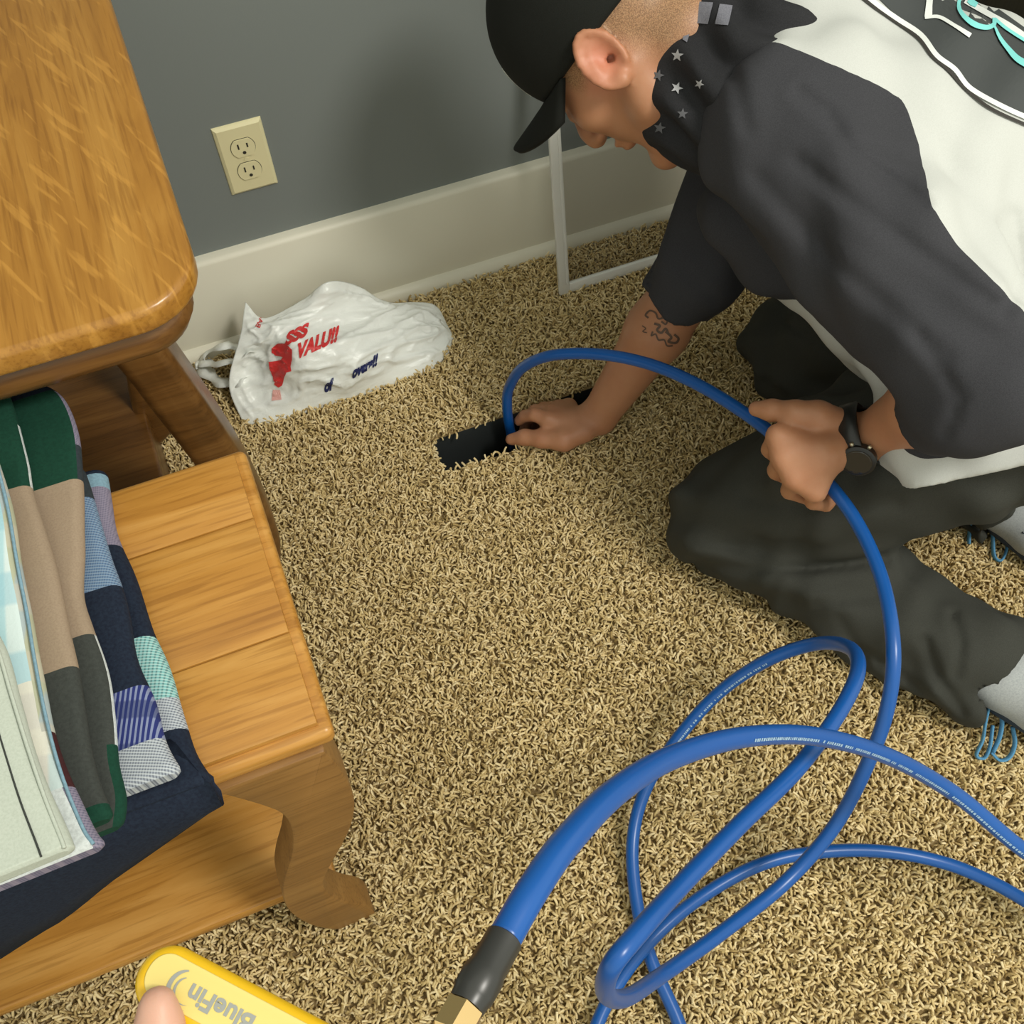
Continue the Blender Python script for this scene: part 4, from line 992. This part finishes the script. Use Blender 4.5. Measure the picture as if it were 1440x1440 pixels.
# ------------------------------------------------------------------ yellow tool and the thumb that holds it
M['yellow'] = mat('yellow_plastic', (.80, .48, .012), .30, .5); M['pale_yellow'] = mat('pale_yellow_label', (.74, .60, .19), .38, .5); M['grey_ink'] = mat('grey_print', (.30, .31, .29), .5)
t0 = P(244, 1382, .49); ta = nrm(P(412, 1472, .48)-t0); tn = nrm(CAM-t0); tn = nrm(tn-ta*(tn@ta)); tb = np.cross(tn, ta)
tool = tag(empty('yellow_tool', tuple(t0)), 'yellow plastic tool handle with grey lettering at the bottom edge', 'tool')
def loc2w(a, b, c_): return t0+ta*a+tb*b+tn*c_
def tool_part(name, x0, x1, y0, y1, r, z0, z1, bv, mt):
    o = prism(name, rrect(x0, x1, y0, y1, r, 8), 'z', z0, z1, mt, None, bv, 4)
    for v_ in o.data.vertices: v_.co = Vector(loc2w(*v_.co)-t0)
    o.data.update(); o.parent = tool; return o
tool_part('handle', -.017, .17, -.0155, .0155, .0150, -.012, .010, .007, M['yellow'])
tool_part('label_panel', -.0115, .165, -.0095, .0110, .0094, .0094, .0106, .0005, M['pale_yellow'])
def tool_text(name, txt, x, y, sz, bold):
    bm = text_bm(txt, lambda u_, v_: (u_*sz, v_*sz), bold)
    for v_ in bm.verts: v_.co = Vector(loc2w(x-v_.co.x, y-v_.co.y, .0109)-t0)
    me = bpy.data.meshes.new(name); bm.to_mesh(me); bm.free(); o = link(name, me, M['grey_ink'], tool); return o
tool_text('lettering', 'BlueFin', .0455, .0035, .0118, .03)
def crescent(r0, r1, a0, a1, cx, cy, w0):
    V = []; Fc = []; n = 24
    for i in range(n):
        t = i/(n-1); a = a0+(a1-a0)*t; wd = w0*math.sin(math.pi*min(1, t*.9+.1)); r_ = r0+(r1-r0)*t
        for rr in (r_-wd/2, r_+wd/2): V.append(loc2w(cx+rr*math.cos(a), cy+rr*math.sin(a), .01095)-t0)
    for i in range(n-1): Fc.append((2*i, 2*i+1, 2*i+3, 2*i+2))
    mesh_from('logo_swoosh', V, Fc, M['grey_ink'], tool)
crescent(.0075, .0095, 2.0, 5.2, .0095, .0005, .0022); crescent(.0050, .0070, 2.2, 5.3, .0100, .0003, .0012)
tool_text('lettering', 'a', .0610, .0040, .011, .03)
Hn = Field(P(235, 1560, .52)-.16, P(235, 1560, .52)+.16, .0030)
tips = [P(222, 1414, .470), P(224, 1446, .470), P(236, 1496, .482), P(270, 1560, .505), P(310, 1640, .535)]
Hn.chain(tips, [.0088, .0105, .0112, .0138, .018], .006)
pal = P(400, 1640, .545); wr_ = P(400, 1800, .545)
Hn.chain([tips[-1], pal, wr_], [.020, .026, .028], .02)
for k, (ox_, ln) in enumerate(((330, 0), (375, 6), (420, 4), (462, -6))):
    Hn.chain([pal, P(ox_+40, 1590, .552), P(ox_+10, 1540, .548), P(ox_-12, 1500-ln, .532), P(ox_-20, 1478-ln, .520)], [.018, .0125, .0110, .0098, .0085], .003)
hnd = organic('person', Hn, M['thumb_skin'], None, 1); tag(hnd, 'bare thumb tip gripping the yellow tool at the bottom edge', 'person')
# ------------------------------------------------------------------ dark cabinet beyond the man's back
cab = tag(empty('cabinet', (1.45, -.22, 0)), "dark brown wooden cabinet behind the man's back", 'cabinet')
box('body', (1.08, -.36, .06), (1.80, -.045, .78), M['darkwood'], cab, .004); box('top', (1.06, -.385, .78), (1.82, -.042, .805), M['darkwood'], cab, .006); box('plinth', (1.10, -.345, .004), (1.78, -.06, .06), M['darkwood'], cab, .003)
for k in range(3):
    z0 = .09+k*.23; dr = box('drawer', (1.11, -.376, z0), (1.77, -.358, z0+.21), M['darkwood'], cab, .004)
    for x in (1.27, 1.61):
        o = tube('knob', [(x, -.376, z0+.105), (x, -.386, z0+.105), (x, -.392, z0+.105), (x, -.400, z0+.105), (x, -.403, z0+.105)], [.006, .006, .014, .014, .009], M['oak_dark'], None, 16); keep(o, dr); o.matrix_parent_inverse = Matrix.Identity(4)
